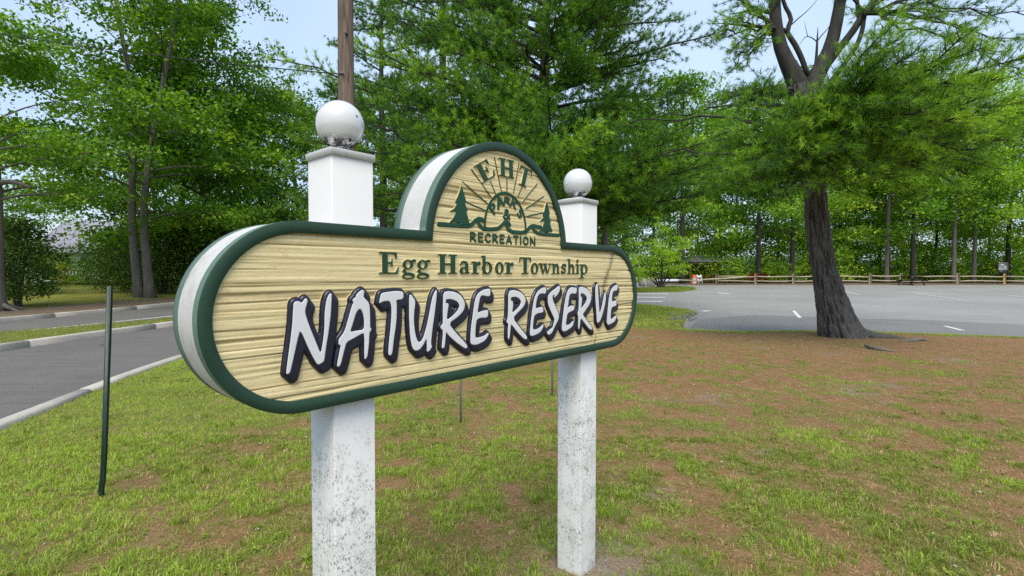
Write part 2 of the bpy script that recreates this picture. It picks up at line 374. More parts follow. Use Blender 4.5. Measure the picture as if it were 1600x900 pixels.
def mat_cap():
    M = Mat('white_cap_vinyl', .4, .4); n = M.noise(60, 5, .7); n2 = M.noise(11, 4)
    M.color(M.mix(M.math('MULTIPLY', M.ramp(n, [(.56, 0.), (.64, 1.)]), M.ramp(n2, [(.5, 0.), (.62, .9)])), (.71, .71, .70, 1), (.08, .07, .055, 1))); return M.m
M_cap = mat_cap()
M_pole = mat_simple('weathered_pole_wood', (.075, .056, .045, 1), (.25, .185, .145, 1), 14, .9, .15, .8, (1.6, 1.6, .12))
M_cable = mat_simple('black_cable', (.015, .015, .016, 1), (.03, .03, .03, 1), 8, .5, .3, 0)
M_postgreen = mat_simple('dark_green_steel', (0.005, 0.019, 0.015, 1), (0.011, 0.035, 0.028, 1), 20, .4, .5, .1)
M_stake = mat_simple('grey_steel', (.12, .12, .12, 1), (.22, .22, .21, 1), 20, .55, .5, .1)
M_rail = mat_simple('split_rail_wood', (.30, .24, .165, 1), (.56, .47, .345, 1), 9, .85, .2, .5, (.3, 2, 2))
M_rail_new = mat_simple('new_yellow_wood', (.50, .33, .12, 1), (.68, .48, .2, 1), 9, .8, .2, .3, (2, 2, .4))
M_dark_wood = mat_simple('dark_stained_wood', (.022, .018, .016, 1), (.06, .05, .044, 1), 9, .8, .2, .3)
M_tan_wood = mat_simple('tan_post_wood', (.36, .23, .12, 1), (.52, .36, .2, 1), 9, .8, .2, .3)
M_roof = mat_simple('grey_shingle', (0.216, 0.216, 0.266, 1), (0.378, 0.378, 0.448, 1), 14, .9, .2, .5)
M_siding = mat_simple('pale_siding', (.62, .62, .64, 1), (.74, .74, .75, 1), 4, .7, .3, .1)
M_trim = mat_simple('white_trim', (.74, .74, .74, 1), (.82, .82, .82, 1), 4, .6, .3, 0)
M_glass = mat_simple('dark_window_glass', (.02, .025, .03, 1), (.04, .05, .06, 1), 3, .08, .6, 0)
M_orange = mat_simple('orange_plastic', (.72, .13, .02, 1), (.85, .19, .03, 1), 6, .5, .4, 0)
M_red = mat_simple('red_paint', (.30, .03, .02, 1), (.42, .055, .035, 1), 6, .55, .35, .1)
M_white = mat_simple('white_board', (.70, .72, .73, 1), (.80, .81, .82, 1), 6, .5, .35, 0)
M_grey_print = mat_simple('faded_grey_print', (.42, .44, .46, 1), (.66, .67, .68, 1), 9, .6, .3, 0)
M_stone = mat_simple('grey_stone', (.16, .15, .145, 1), (.36, .34, .32, 1), 9, .9, .2, .8)
M_pebble = mat_simple('pale_pebble', (.42, .37, .32, 1), (.66, .6, .54, 1), 30, .8, .25, .2)
M_root = mat_bark('root_bark', (.09, .08, .07, 1), (.27, .24, .21, 1), 9, .6, .8)

# ------------------------------------------------------------------ ground, roads, lot
def sheet(name, xs, ys, z, mat, relief=0):
    X, Y = np.meshgrid(xs, ys, indexing='ij'); Z = gza(Y) + z
    if relief: Z = Z + relief * (fbm(X * .15, Y * .15, 0, 3) - .5)
    nx, ny = X.shape; i = np.arange(nx * ny).reshape(nx, ny)
    F = np.stack([i[:-1,:-1], i[1:,:-1], i[1:,1:], i[:-1,1:]], -1).reshape(-1, 4)
    return tag(mesh_obj(name, np.stack([X, Y, Z], -1), F, mat, None, None, True), kind='structure')
sheet('ground', np.array([-900, -200, -60, -20, 0, 20, 60, 200, 900.]), np.array([-300, -60, -10, 0, 18, 22, 28, 36, 45, 46, 60, 90, 200, 1200.]), -.012, M_ground)
sheet('parking_lot', np.linspace(-3, 70, 20), np.array([8, 12, 18, 22, 27, 32, 37, 41, 44.2]), .0, M_asphalt_lot)

def seg_d(P, a, b):
    ab = b - a; t = np.clip(((P - a) @ ab) / (ab @ ab + 1e-12), 0, 1); return np.linalg.norm(P - a - t[..., None] * ab, axis=-1)
def sdf_poly(P, Q):
    Q = np.asarray(Q, float); d = np.full(P.shape[:-1], 1e9); ins = np.zeros(P.shape[:-1], bool); n = len(Q)
    x, y = P[..., 0], P[..., 1]
    for i in range(n):
        a, b = Q[i], Q[(i + 1) % n]; d = np.minimum(d, seg_d(P, a, b))
        if a[1] != b[1]:
            c = ((a[1] > y) != (b[1] > y)) & (x < (b[0] - a[0]) * (y - a[1]) / (b[1] - a[1]) + a[0]); ins ^= c
    return np.where(ins, -d, d)
def ribbon(name, path, w0, w1, z, mat, kind='structure'):
    "flat strip between two offsets of a path"
    path = np.asarray(path, float); T = np.gradient(path, axis=0); T /= np.linalg.norm(T, axis=1)[:, None]; N = np.stack([-T[:,1], T[:,0]], 1)
    A = path + N * w0; B = path + N * w1; V = np.concatenate([np.c_[A, gza(A[:,1]) + z], np.c_[B, gza(B[:,1]) + z]]); n = len(path); i = np.arange(n - 1)
    return tag(mesh_obj(name, V, np.stack([i + n, i + n + 1, i + 1, i], 1), mat, None, None, True), kind=kind)
def smooth_path(P, n=40):
    P = np.asarray(P, float); t = np.r_[0, np.cumsum(np.linalg.norm(np.diff(P, axis=0), axis=1))]
    # Catmull-Rom through the points
    out = []; s = np.linspace(0, t[-1], n)
    for d in range(P.shape[1]):
        m = np.gradient(P[:, d], t); k = np.clip(np.searchsorted(t, s) - 1, 0, len(t) - 2); h = t[k+1] - t[k]; u = (s - t[k]) / h
        out.append((2*u**3-3*u**2+1)*P[k,d] + (u**3-2*u**2+u)*h*m[k] + (-2*u**3+3*u**2)*P[k+1,d] + (u**3-u**2)*h*m[k+1])
    return np.stack(out, 1)

K13 = 1.065
CURB = K13 * smooth_path([(-3.1, -3), (-3.75, 1.5), (-4.37, 4.45), (-4.85, 6.4), (-5.1, 7.9), (-5.2, 11), (-5.0, 15), (-4.2, 18.5), (-2.4, 20.8), (0.5, 21.8), (4.2, 21.3)], 70)
LAWN = np.concatenate([CURB, K13 * np.array([(5.6, 20.2), (6.35, 18.2), (6.2, 16.8), (5.0, 14.6), (4.2, 12.4), (4.15, 11.85), (5, 11.45), (6.2, 11.55), (7.8, 11.5), (9.2, 11.0), (10.5, 10.35), (14, 9.2), (24, 6), (24, -3)])])
# entry road: two lanes split by a grass median
MED_N = K13 * smooth_path([(-7.7, -3), (-8.4, 4), (-8.62, 8.45), (-8.45, 12.6), (-8.3, 17), (-8.2, 24)], 40)
MED_F = K13 * smooth_path([(-12.6, -3), (-11.5, 6), (-10.75, 10.36), (-9.6, 13.8), (-8.9, 17), (-8.5, 24)], 40)
FAR = K13 * smooth_path([(-14.4, -3), (-14.0, 6), (-13.75, 13.5), (-13.35, 19.6), (-12.8, 28), (-11, 36)], 40)
sheet('entry_road', np.linspace(-16, -2.5, 8), np.array([-4, 4, 10, 16, 20, 24, 30, 36.]), .004, M_asphalt_road)
ribbon('edge_line', smooth_path([(-12.7, -2), (-12.2, 8), (-11.8, 11.9), (-11.1, 16.6), (-10.6, 23)], 30), -.06, .06, .009, M_line)

def curb(name, path, w, h, mat, joint=3.0, label=None):
    "a run of kerb stones, each a child of its run"
    root = empty(name, (0, 0, 0)); tag(root, kind='structure')
    s = np.r_[0, np.cumsum(np.linalg.norm(np.diff(path, axis=0), axis=1))]; n = max(1, int(s[-1] / joint))
    for k in range(n):
        q = np.linspace(s[-1] * k / n + .008, s[-1] * (k + 1) / n - .008, 5)
        P = np.stack([np.interp(q, s, path[:, 0]), np.interp(q, s, path[:, 1])], 1); T = np.gradient(P, axis=0); T /= np.linalg.norm(T, axis=1)[:, None]; N = np.stack([-T[:,1], T[:,0]], 1)
        V = []; b = .02
        dz = random.uniform(-.002, .002)
        for off, z in ((-w/2, -.05), (-w/2, h - b), (-w/2 + b, h), (w/2 - b, h), (w/2, h - b), (w/2, -.05)): V.append(np.c_[P + N * off, gza(P[:,1]) + z + (dz if z > 0 else 0)])
        V = np.concatenate(V); F = []
        for r in range(5):
            for j in range(4): F.append((r*5+j, (r+1)*5+j, (r+1)*5+j+1, r*5+j+1))
        E = MB(); E.add(V, F)
        n6 = [np.array([[r*5 + e for r in (range(6) if e else range(5, -1, -1))]]) for e in (0, 4)]
        mesh_obj('kerb_stone', V, [np.array(F)] + n6, mat, root)
    return root
curb('lawn_kerb', CURB, .15, .055, M_concrete)
curb('median_kerb', MED_N, .16, .13, M_concrete)
curb('far_kerb', FAR, .16, .14, M_concrete)

def lush_at(x, y):
    b = .78 - .055 * (x + 1.0) + .42 * np.clip((-.8 - x) / 2.5, 0, 1)          # greener towards the road on the left
    far = np.clip((y - 5.0) / 5.5, 0, 1); b = b - .14 * np.clip((x - .6) / 1.5, 0, 1) * np.clip((y - 3) / 2, 0, 1) - .30 * far * np.clip((x + 2) / 4, 0, 1)
    n = fbm(x * .8, y * .8, 0, 11, 4) - .5; n2 = fbm(x * 5.6, y * 5.6, 0, 21, 3) - .5
    v = b - .08 + .7 * n + 2.4 * n2
    P = np.stack([x, y], -1); d = -sdf_poly(P, LAWN)
    edge = np.clip((.8 - d) / .4, 0, 1) * (y > 8) * (x > 3)                                # bright strip along the lot
    v = v + 1.6 * edge + 1.8 * np.clip((y - 12.2) / 1.5, 0, 1) * (x > 2)
    return np.clip(v, 0, 1), d
def sand_at(x, y):
    px = np.array([.45 * .66 + .0, 1.8 + .52]); a = np.exp(-((x - .42) ** 2 + (y - 2.25) ** 2) / .10)
    s = fbm(x * 1.3 + 9, y * 1.3, 0, 31, 4); return np.clip(a * .7 + np.clip((s - .73) * 8, 0, .45), 0, 1)
def relief(x, y): return .045 * (fbm(x * .9, y * .9, 0, 41, 4) - .5) + .012 * (fbm(x * 7, y * 7, 0, 51, 2) - .5)
def lawn_z(x, y, d): return gza(y) + np.clip(d / .35, -.6, 1) * .03 + relief(x, y) * np.clip(d / .3, 0, 1)
def make_lawn(name, xs, ys, mat):
    X, Y = np.meshgrid(xs, ys, indexing='ij'); L, d = lush_at(X, Y); Z = lawn_z(X, Y, d)
    nx, ny = X.shape; i = np.arange(nx * ny).reshape(nx, ny)
    F = np.stack([i[:-1,:-1], i[1:,:-1], i[1:,1:], i[:-1,1:]], -1).reshape(-1, 4); keep = (d.ravel()[F] > -.12).any(1)
    return tag(mesh_obj(name, np.stack([X, Y, Z], -1), F[keep], mat, None, dict(lush=L.ravel(), sand=sand_at(X, Y).ravel()), True), kind='structure')
make_lawn('lawn', np.r_[np.arange(-5.6, 4, .07), np.arange(4, 24.5, .16)], np.r_[np.arange(-3, 1, .3), np.arange(1, 7, .07), np.arange(7, 22.6, .14)], M_lawn)

def patch(name, Q, z, mat, step=.5, lush=.8, kind='structure'):
    Q = np.asarray(Q, float); lo, hi = Q.min(0), Q.max(0)
    X, Y = np.meshgrid(np.arange(lo[0] - step, hi[0] + step * 2, step), np.arange(lo[1] - step, hi[1] + step * 2, step), indexing='ij')
    d = -sdf_poly(np.stack([X, Y], -1), Q); Z = gza(Y) + np.clip(d / .4 + .3, -.5, 1) * z + .03 * (fbm(X, Y, 0, 61) - .5) * (d > 0)
    nx, ny = X.shape; i = np.arange(nx * ny).reshape(nx, ny); F = np.stack([i[:-1,:-1], i[1:,:-1], i[1:,1:], i[:-1,1:]], -1).reshape(-1, 4)
    keep = (d.ravel()[F] > -.2).any(1)
    return tag(mesh_obj(name, np.stack([X, Y, Z], -1), F[keep], mat, None, dict(lush=np.full(X.size, lush), sand=np.zeros(X.size)), True), kind=kind)
MEDIAN = np.concatenate([MED_N + [-.1, 0], MED_F[::-1]])
patch('median_grass_bed', MEDIAN, .10, M_lawn, .12, .95)
patch('verge', np.concatenate([FAR + [-.1, 0], np.array([(-15, 36), (-17, 27), (-18.3, 20), (-18, 10), (-19, -3)])]), .12, M_litter, .3)
patch('far_lawn_bed', np.array([(-17.5, -3), (-17.2, 10), (-17.6, 20), (-16, 27), (-14, 38), (-14, 60), (-60, 62), (-60, -3)]), .16, M_lawn_far, .8)
ISL = np.array([G(985, 453)[:2], G(1050, 449.5)[:2], G(1080, 451)[:2], G(1088, 453)[:2], G(1060, 456.5)[:2], G(985, 457.5)[:2]])
patch('island_bed', ISL, .08, M_lawn, .35, 1.0)
patch('woodland_floor', np.array([(8, 44.3), (70, 44.3), (75, 75), (-5, 75), (-6, 44)]), .08, M_litter, 1.2)

# darker sealed strip along the near side of the lot
seal = [G(1075, 515), G(1092, 499), G(1180, 492), G(1300, 497), G(1450, 500), G(1600, 508), G(1800, 520)]
V = []; 
for p in seal: V.append((p[0], p[1], .005))
for p in [G(1055, 524), G(1100, 524), G(1180, 524), G(1300, 524), G(1450, 528), G(1600, 534), G(1800, 548)]: V.append((p[0], p[1], .005))
tag(mesh_obj('sealed_strip', V, np.array([(i + 7, i + 8, i + 1, i) for i in range(6)]), M_seal), kind='structure')

def stripe(a, b, w=.11):
    A, B = G(*a), G(*b); d = (B - A)[:2]; d /= np.linalg.norm(d); n = np.array([-d[1], d[0]]) * w / 2; V = []
    for t in np.linspace(0, 1, 4):
        p = A * (1 - t) + B * t
        for s_ in (-1, 1): q = p[:2] + n * s_; V.append((q[0], q[1], gz(q[1]) + .012))
    tag(mesh_obj('parking_line', V, np.array([(2*i, 2*i+1, 2*i+3, 2*i+2) for i in range(3)])[:, ::-1], M_line), kind='structure')
for a, b in [((1240, 486), (1250, 497)), ((1476, 510), (1504, 517)), ((1427, 458), (1504, 469)), ((1487, 453), (1605, 465)), ((1120, 458), (1141, 459)), ((1097, 486), (1109, 486.8)), ((1216, 442.5), (1224, 446)), ((1320, 456), (1345, 461)), ((1335, 443), (1352, 446)), ((1475, 443), (1519, 448)), ((1550, 443), (1598, 449)), ((1585, 453), (1620, 456)), ((990, 459), (1045, 459.6)), ((990, 471), (1035, 471.6)), ((985, 464.5), (1040, 465))]: stripe(a, b, .11 if abs(b[1] - a[1]) > 1.2 else .55)

# ------------------------------------------------------------------ grass, straw
rng = np.random.default_rng(12)
def blades(P, n_per, hgt, wid, spread, tint, jit, segs, lean=.55):
    "P (n,3) tuft points -> verts, tri faces, tint per vertex"
    n = len(P); N = n * n_per; base = np.repeat(P, n_per, 0); h = np.repeat(hgt, n_per) * rng.uniform(.55, 1.15, N); sp = np.repeat(spread, n_per)
    a = rng.uniform(0, 2 * math.pi, N); rr = np.sqrt(rng.uniform(0, 1, N)) * sp
    base = base + np.stack([np.cos(a) * rr, np.sin(a) * rr, np.zeros(N) - .004], 1)
    a2 = a + rng.normal(0, .8, N); ln = rng.uniform(.15, 1, N) * lean; out = np.stack([np.cos(a2), np.sin(a2), np.zeros(N)], 1)
    f = rng.uniform(0, math.pi, N); side = np.stack([np.cos(f), np.sin(f), np.zeros(N)], 1) * (np.repeat(wid, n_per) * rng.uniform(.7, 1.2, N))[:, None]
    mid = base + out * (h * ln * .35)[:, None] + np.array([0, 0, 1]) * (h * .62)[:, None]
    tip = base + out * (h * ln * 1.15)[:, None] + np.array([0, 0, 1]) * (h * (1 - .45 * ln))[:, None]
    tn = np.clip(np.repeat(tint, n_per) + rng.normal(0, jit, N), 0, 1); i = np.arange(N)[:, None]
    if segs == 2:
        V = np.stack([base - side, base + side, mid - side * .8, mid + side * .8, tip], 1).reshape(-1, 3)
        F = np.concatenate([i*5 + [0, 1, 3], i*5 + [0, 3, 2], i*5 + [2, 3, 4]]); return V, F, np.repeat(tn, 5)
    V = np.stack([base - side, base + side, tip], 1).reshape(-1, 3); return V, i*3 + [0, 1, 2], np.repeat(tn, 3)
def clover(P, size, tint):
    k = 9; n = len(P); N = n * k; c = np.repeat(P, k, 0); a = rng.uniform(0, 6.283, N); r = np.repeat(size, k) * rng.uniform(.2, 1.6, N)
    c = c + np.stack([np.cos(a) * r, np.sin(a) * r, rng.uniform(.006, .035, N)], 1); s = np.repeat(size, k) * rng.uniform(.35, .7, N)
    f = a + rng.normal(0, .5, N); d = np.stack([np.cos(f), np.sin(f), rng.uniform(-.35, .5, N)], 1) * s[:, None]; e = np.stack([-np.sin(f), np.cos(f), rng.normal(0, .25, N)], 1) * s[:, None] * .55
    V = np.stack([c - d * .8, c - d * .1 + e, c + d, c - d * .1 - e], 1).reshape(-1, 3); i = np.arange(N)[:, None]
    tn = np.clip(np.repeat(tint, k) + rng.normal(0, .08, N), 0, 1); return V, np.concatenate([i*4 + [0, 1, 2], i*4 + [0, 2, 3]]), np.repeat(tn, 4)
def scatter(n, x0, x1, y0, y1, visible=True):
    x = rng.uniform(x0, x1, n); y = rng.uniform(y0, y1, n)
    if visible: k = np.abs(x) < y * 1.06 + .9; x, y = x[k], y[k]
    return x, y
def join(parts):
    V, F, T = [], [], []; o = 0
    for v, f, t in parts: V.append(v); F.append(f + o); T.append(t); o += len(v)
    return np.concatenate(V), np.concatenate(F), np.concatenate(T)
def lawn_pts(n, x0, x1, y0, y1, keep, lo=0.0):
    x, y = scatter(n, x0, x1, y0, y1); L, d = lush_at(x, y); sd_ = sand_at(x, y)
    p = np.clip((L - lo) * 1.05 + .15, 0, 1) * (1 - .85 * sd_); k = (d > .05) & (rng.uniform(0, 1, len(x)) < p * keep)
    x, y, L, d = x[k], y[k], L[k], d[k]; return np.stack([x, y, lawn_z(x, y, d)], 1), L
parts = []
for (n, y0, y1, xa, xb, per, segs, wid, hh) in ((31000, 1.5, 4.2, -4.8, 5.4, 9, 2, .0021, .029), (45000, 4.2, 8.0, -5.4, 9.5, 7, 1, .0032, .028), (42000, 8, 13, -5.6, 15, 6, 1, .0046, .028), (9000, 13, 22, -5.6, 7, 8, 1, .008, .055)):
    P, L = lawn_pts(n, xa, xb, y0, y1, 1.0); m = len(P)
    cl = fbm(P[:,0] * 1.4, P[:,1] * 1.4, 0, 71, 3)
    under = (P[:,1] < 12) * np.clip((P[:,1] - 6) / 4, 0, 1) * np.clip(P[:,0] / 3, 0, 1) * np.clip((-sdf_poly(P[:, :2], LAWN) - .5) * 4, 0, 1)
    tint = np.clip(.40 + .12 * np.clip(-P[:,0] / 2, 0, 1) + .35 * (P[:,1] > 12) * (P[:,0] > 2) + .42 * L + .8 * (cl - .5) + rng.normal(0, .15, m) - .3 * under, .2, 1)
    dead = rng.uniform(0, 1, m) < (.12 + .2 * (1 - L)); tint = np.where(dead, rng.uniform(0, .2, m), tint)
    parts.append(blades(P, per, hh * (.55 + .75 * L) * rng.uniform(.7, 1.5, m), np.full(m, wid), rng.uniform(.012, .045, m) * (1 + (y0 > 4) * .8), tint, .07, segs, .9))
# a few taller, coarser clumps close to the camera
P, L = lawn_pts(420, -4.2, 4.6, 1.7, 5, .5); m = len(P)
parts.append(blades(P, 16, rng.uniform(.06, .10, m), np.full(m, .0028), rng.uniform(.01, .03, m), np.clip(rng.normal(.62, .13, m), .3, 1), .06, 2, 1.1))
P, L = lawn_pts(120, -3, 4.5, 1.7, 6, .6); m = len(P)
parts.append(blades(P, 18, rng.uniform(.04, .08, m), np.full(m, .0018), rng.uniform(.01, .035, m), rng.uniform(.0, .14, m), .04, 2, .8))
V, F, T = join(parts); tag(mesh_obj('grass', V, F, M_grass, None, dict(tint=T)), kind='stuff')
parts = []
for (n, y0, y1, xa, xb, sz) in ((5200, 1.5, 4.5, -4.6, 5.2, .017), (5200, 4.5, 9, -5.2, 10, .024)):
    P, L = lawn_pts(n, xa, xb, y0, y1, 1.0, .25); m = len(P); cl = fbm(P[:,0] * .9 + 4, P[:,1] * .9, 0, 81, 3); k = cl > .47; P = P[k]; m = len(P)
    parts.append(clover(P, sz * rng.uniform(.6, 1.2, m), np.clip(rng.normal(.66, .12, m), .3, 1)))
V, F, T = join(parts); tag(mesh_obj('clover', V, F, M_grass, None, dict(tint=T)), kind='stuff')
# dead pine needles and thatch lying on the soil
parts = []
for (n, y0, y1, xa, xb, ln, wd) in ((34000, 1.5, 4.5, -4.6, 5.2, .045, .0011), (42000, 4.5, 12, -5.2, 14, .07, .002)):
    x, y = scatter(n, xa, xb, y0, y1); L, d = lush_at(x, y); k = (d > .05) & (rng.uniform(0, 1, len(x)) < 1.05 - L); x, y, d = x[k], y[k], d[k]; m = len(x)
    P = np.stack([x, y, lawn_z(x, y, d) + rng.uniform(.001, .012, m)], 1); a = rng.uniform(0, 6.283, m); l = ln * rng.uniform(.5, 1.2, m)
    D = np.stack([np.cos(a), np.sin(a), rng.normal(0, .12, m)], 1) * l[:, None]; S = np.stack([-np.sin(a), np.cos(a), np.zeros(m)], 1) * wd; i = np.arange(m)[:, None]
    parts.append((np.stack([P - D/2 - S, P - D/2 + S, P + D/2], 1).reshape(-1, 3), i*3 + [0, 1, 2], np.repeat(rng.uniform(0, 1, m), 3)))
V, F, T = join(parts); tag(mesh_obj('pine_straw', V, F, M_straw, None, dict(tint=T)), kind='stuff')
# grass on the median, the island and the far lawn edge
parts = []
def poly_pts(n, Q, z, dmin=.03):
    Q = np.asarray(Q); lo, hi = Q.min(0), Q.max(0); x = rng.uniform(lo[0], hi[0], n); y = rng.uniform(lo[1], hi[1], n)
    d = -sdf_poly(np.stack([x, y], -1), Q); k = d > dmin; return np.stack([x[k], y[k], gza(y[k]) + z], 1)
P = poly_pts(16000, MEDIAN, .10); m = len(P); parts.append(blades(P, 7, rng.uniform(.03, .07, m), np.full(m, .005), np.full(m, .06), np.clip(rng.normal(.6, .15, m), .2, 1), .08, 1, .7))
P = poly_pts(5000, ISL, .09); m = len(P); parts.append(blades(P, 6, rng.uniform(.07, .14, m), np.full(m, .016), np.full(m, .12), np.clip(rng.normal(.6, .12, m), .2, 1), .08, 1, .7))
V, F, T = join(parts); tag(mesh_obj('median_grass', V, F, M_grass, None, dict(tint=T)), kind='stuff')
# pebbles and scraps
mb = MB()
ico = [(0,0,1),(.89,0,.45),(.28,.85,.45),(-.72,.53,.45),(-.72,-.53,.45),(.28,-.85,.45),(0,0,-.6)]
icf = [(0,1,2),(0,2,3),(0,3,4),(0,4,5),(0,5,1),(6,2,1),(6,3,2),(6,4,3),(6,5,4),(6,1,5)]
for k in range(90):
    y = random.uniform(1.9, 8); x = random.uniform(-1, 1) * min(y, 5); 
    L_, d_ = lush_at(np.array([x]), np.array([y]))
    if d_[0] < .2: continue
    r = random.choice([.005, .007, .01, .014]); Vv = np.array(ico) * r * np.array([random.uniform(.8, 1.4), random.uniform(.8, 1.3), .7]) + np.array([x, y, float(lawn_z(np.array([x]), np.array([y]), d_)[0]) + r * .4]); mb.add(Vv, icf)
tag(mb.build('pebbles', M_pebble), kind='stuff')

# ------------------------------------------------------------------ the park sign
TH = 0.7198; X0, Y0 = -0.0189, 1.8059; LH, AH, UP, DP = .9791, .3666, .588, .0313; VT, VB = .1296, -.3418; PW = .127; CAV = .092
PHI = math.pi / 2 - TH
SIGN = empty('park_sign', (X0, Y0, 0), PHI, 'cream and green carved wooden nature reserve sign between two white posts', 'sign')
def S_uv(px, py, d=0.0):
    r = ray(px, py); n = np.array([-math.cos(TH), math.sin(TH)]); o = np.array([X0, Y0]) + n * d; t = (o @ n) / (r[:2] @ n); q = r * t
    return np.array([(q[:2] - o) @ np.array([math.sin(TH), math.cos(TH)]), q[2]])
def LC(uv, d): uv = np.asarray(uv, float); return np.stack([uv[..., 0], np.broadcast_to(d, uv.shape[:-1]), uv[..., 1] + CAMH], -1)

def outline(off=0.0):
    r = (VT - VB) / 2 - off; cu = LH - (VT - VB) / 2; cv = (VT + VB) / 2; ra = AH - off; vt = VT - off; P = []
    ang = lambda a0, a1, n: np.linspace(a0, a1, n)
    for t in np.linspace(-cu, cu, 24)[:-1]: P.append((t, cv - r))
    for a in ang(-math.pi/2, math.pi/2, 33): P.append((cu + r * math.cos(a), cv + r * math.sin(a)))
    aj = math.asin((vt - CAV) / ra); uj = ra * math.cos(aj)
    for t in np.linspace(cu, uj, 8)[1:-1]: P.append((t, vt))
    for a in ang(aj, math.pi - aj, 65): P.append((ra * math.cos(a), CAV + ra * math.sin(a)))
    for t in np.linspace(-uj, -cu, 8)[1:-1]: P.append((t, vt))
    for a in ang(math.pi/2, 1.5 * math.pi, 33)[:-1]: P.append((-cu + r * math.cos(a), cv + r * math.sin(a)))
    return np.array(P)
OUT, INN, OUTB = outline(0), outline(.030), outline(.0015)
nO = len(OUT); io = np.arange(nO); io2 = (io + 1) % nO
def strip(a, b): return np.stack([a * nO + io, a * nO + io2, b * nO + io2, b * nO + io], 1)
def board(name, rings, front_mat, side_mat, parent, closed_cap=None):
    "rings: list of (outline, depth); quads bridge neighbours"
    V = np.concatenate([LC(o, d) for o, d in rings]); F = np.concatenate([strip(k + 1, k) for k in range(len(rings) - 1)])
    o = mesh_obj(name, V, F, front_mat, parent); o.data.materials.append(side_mat); return o
# front frame: a ring with its outer edge faded, bevelled slightly
fr = board('front_frame', [(OUT, .0313), (OUT, .0015), (OUTB, 0), (outline(.0292), 0), (INN, .001), (INN, .022)], M_green, M_green_side, SIGN)
mi = np.zeros(len(fr.data.polygons), np.int32); mi[:nO] = 1; fr.data.polygons.foreach_set('material_index', mi)
bk = board('back_board', [(INN, .150), (INN, .1634), (OUT, .1634), (OUT, .1322), (INN, .1322)], M_green_side, M_green, SIGN)
# white core between the two boards
OC = outline(.0012); V = np.concatenate([LC(OC, .0313), LC(OC, .1322)])
mesh_obj('sign_core', V, strip(1, 0), M_core, SIGN)
bp = MB(); bp.add(LC(outline(.028), .155), np.arange(nO)[None, :]); bp.build('back_panel', M_cream, SIGN)

# carved cream panel: wind-blown grain as real relief
def grain(u, v):
    w = v + .0024 * (fbm(u * 1.6, v * 6, 0, 101, 3) - .5) + .0011 * (vnoise(u * 8, v * 40, 0, 107) - .5)
    a = vnoise(w * 66, u * .38, 0, 111); b = vnoise(w * 140, u * .9, 0, 121); c = vnoise(w * 300, u * 4, 0, 131)
    r = 1 - np.abs(2 * a - 1); st = np.clip((a - .25) * 2.2, 0, 1)
    lines = np.exp(-((a - .5) / .042) ** 2) + .45 * np.exp(-((b - .62) / .05) ** 2) * np.clip(vnoise(u * 3, v * 20, 0, 141) * 4 - 1.6, 0, 1)
    return .0023 * st + .0016 * b + .0010 * c + .003 - .0055 * np.clip(lines, 0, 1.2), a, lines
us = np.arange(-.962, .963, .008); vs = np.arange(-.328, .44, .00205)
U, Vv = np.meshgrid(us, vs, indexing='ij'); D = sdf_poly(np.stack([U, Vv], -1), INN)
H, ga, gb = grain(U, Vv)
dv = np.gradient(H, axis=1) / .00205
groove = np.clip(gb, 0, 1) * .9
c0, c1 = S_uv(960, 388, .01), S_uv(942, 452, .01); ck = seg_d(np.stack([U + .006 * (vnoise(Vv * 40, 0, 0, 5) - .5), Vv], -1), c0, c1)
c2, c3 = S_uv(930, 524, .01), S_uv(927, 545, .01); ck2 = seg_d(np.stack([U + .004 * (vnoise(Vv * 60, 0, 0, 6) - .5), Vv], -1), c2, c3)
crack = np.clip(1.2 - np.minimum(ck, ck2) / .0045, 0, 1); stain = np.clip(1 - ck / .028, 0, 1) * fbm(U * 30, Vv * 30, 0, 7) * .75
i = np.arange(U.size).reshape(U.shape); F = np.stack([i[:-1,:-1], i[1:,:-1], i[1:,1:], i[:-1,1:]], -1).reshape(-1, 4); keep = (D.ravel()[F] < .012).all(1)
PD = .0135
mesh_obj('sign_panel', LC(np.stack([U, Vv], -1), PD - H), F[keep], M_cream, SIGN, dict(groove=groove.ravel(), crack=np.maximum(crack, stain).ravel()))

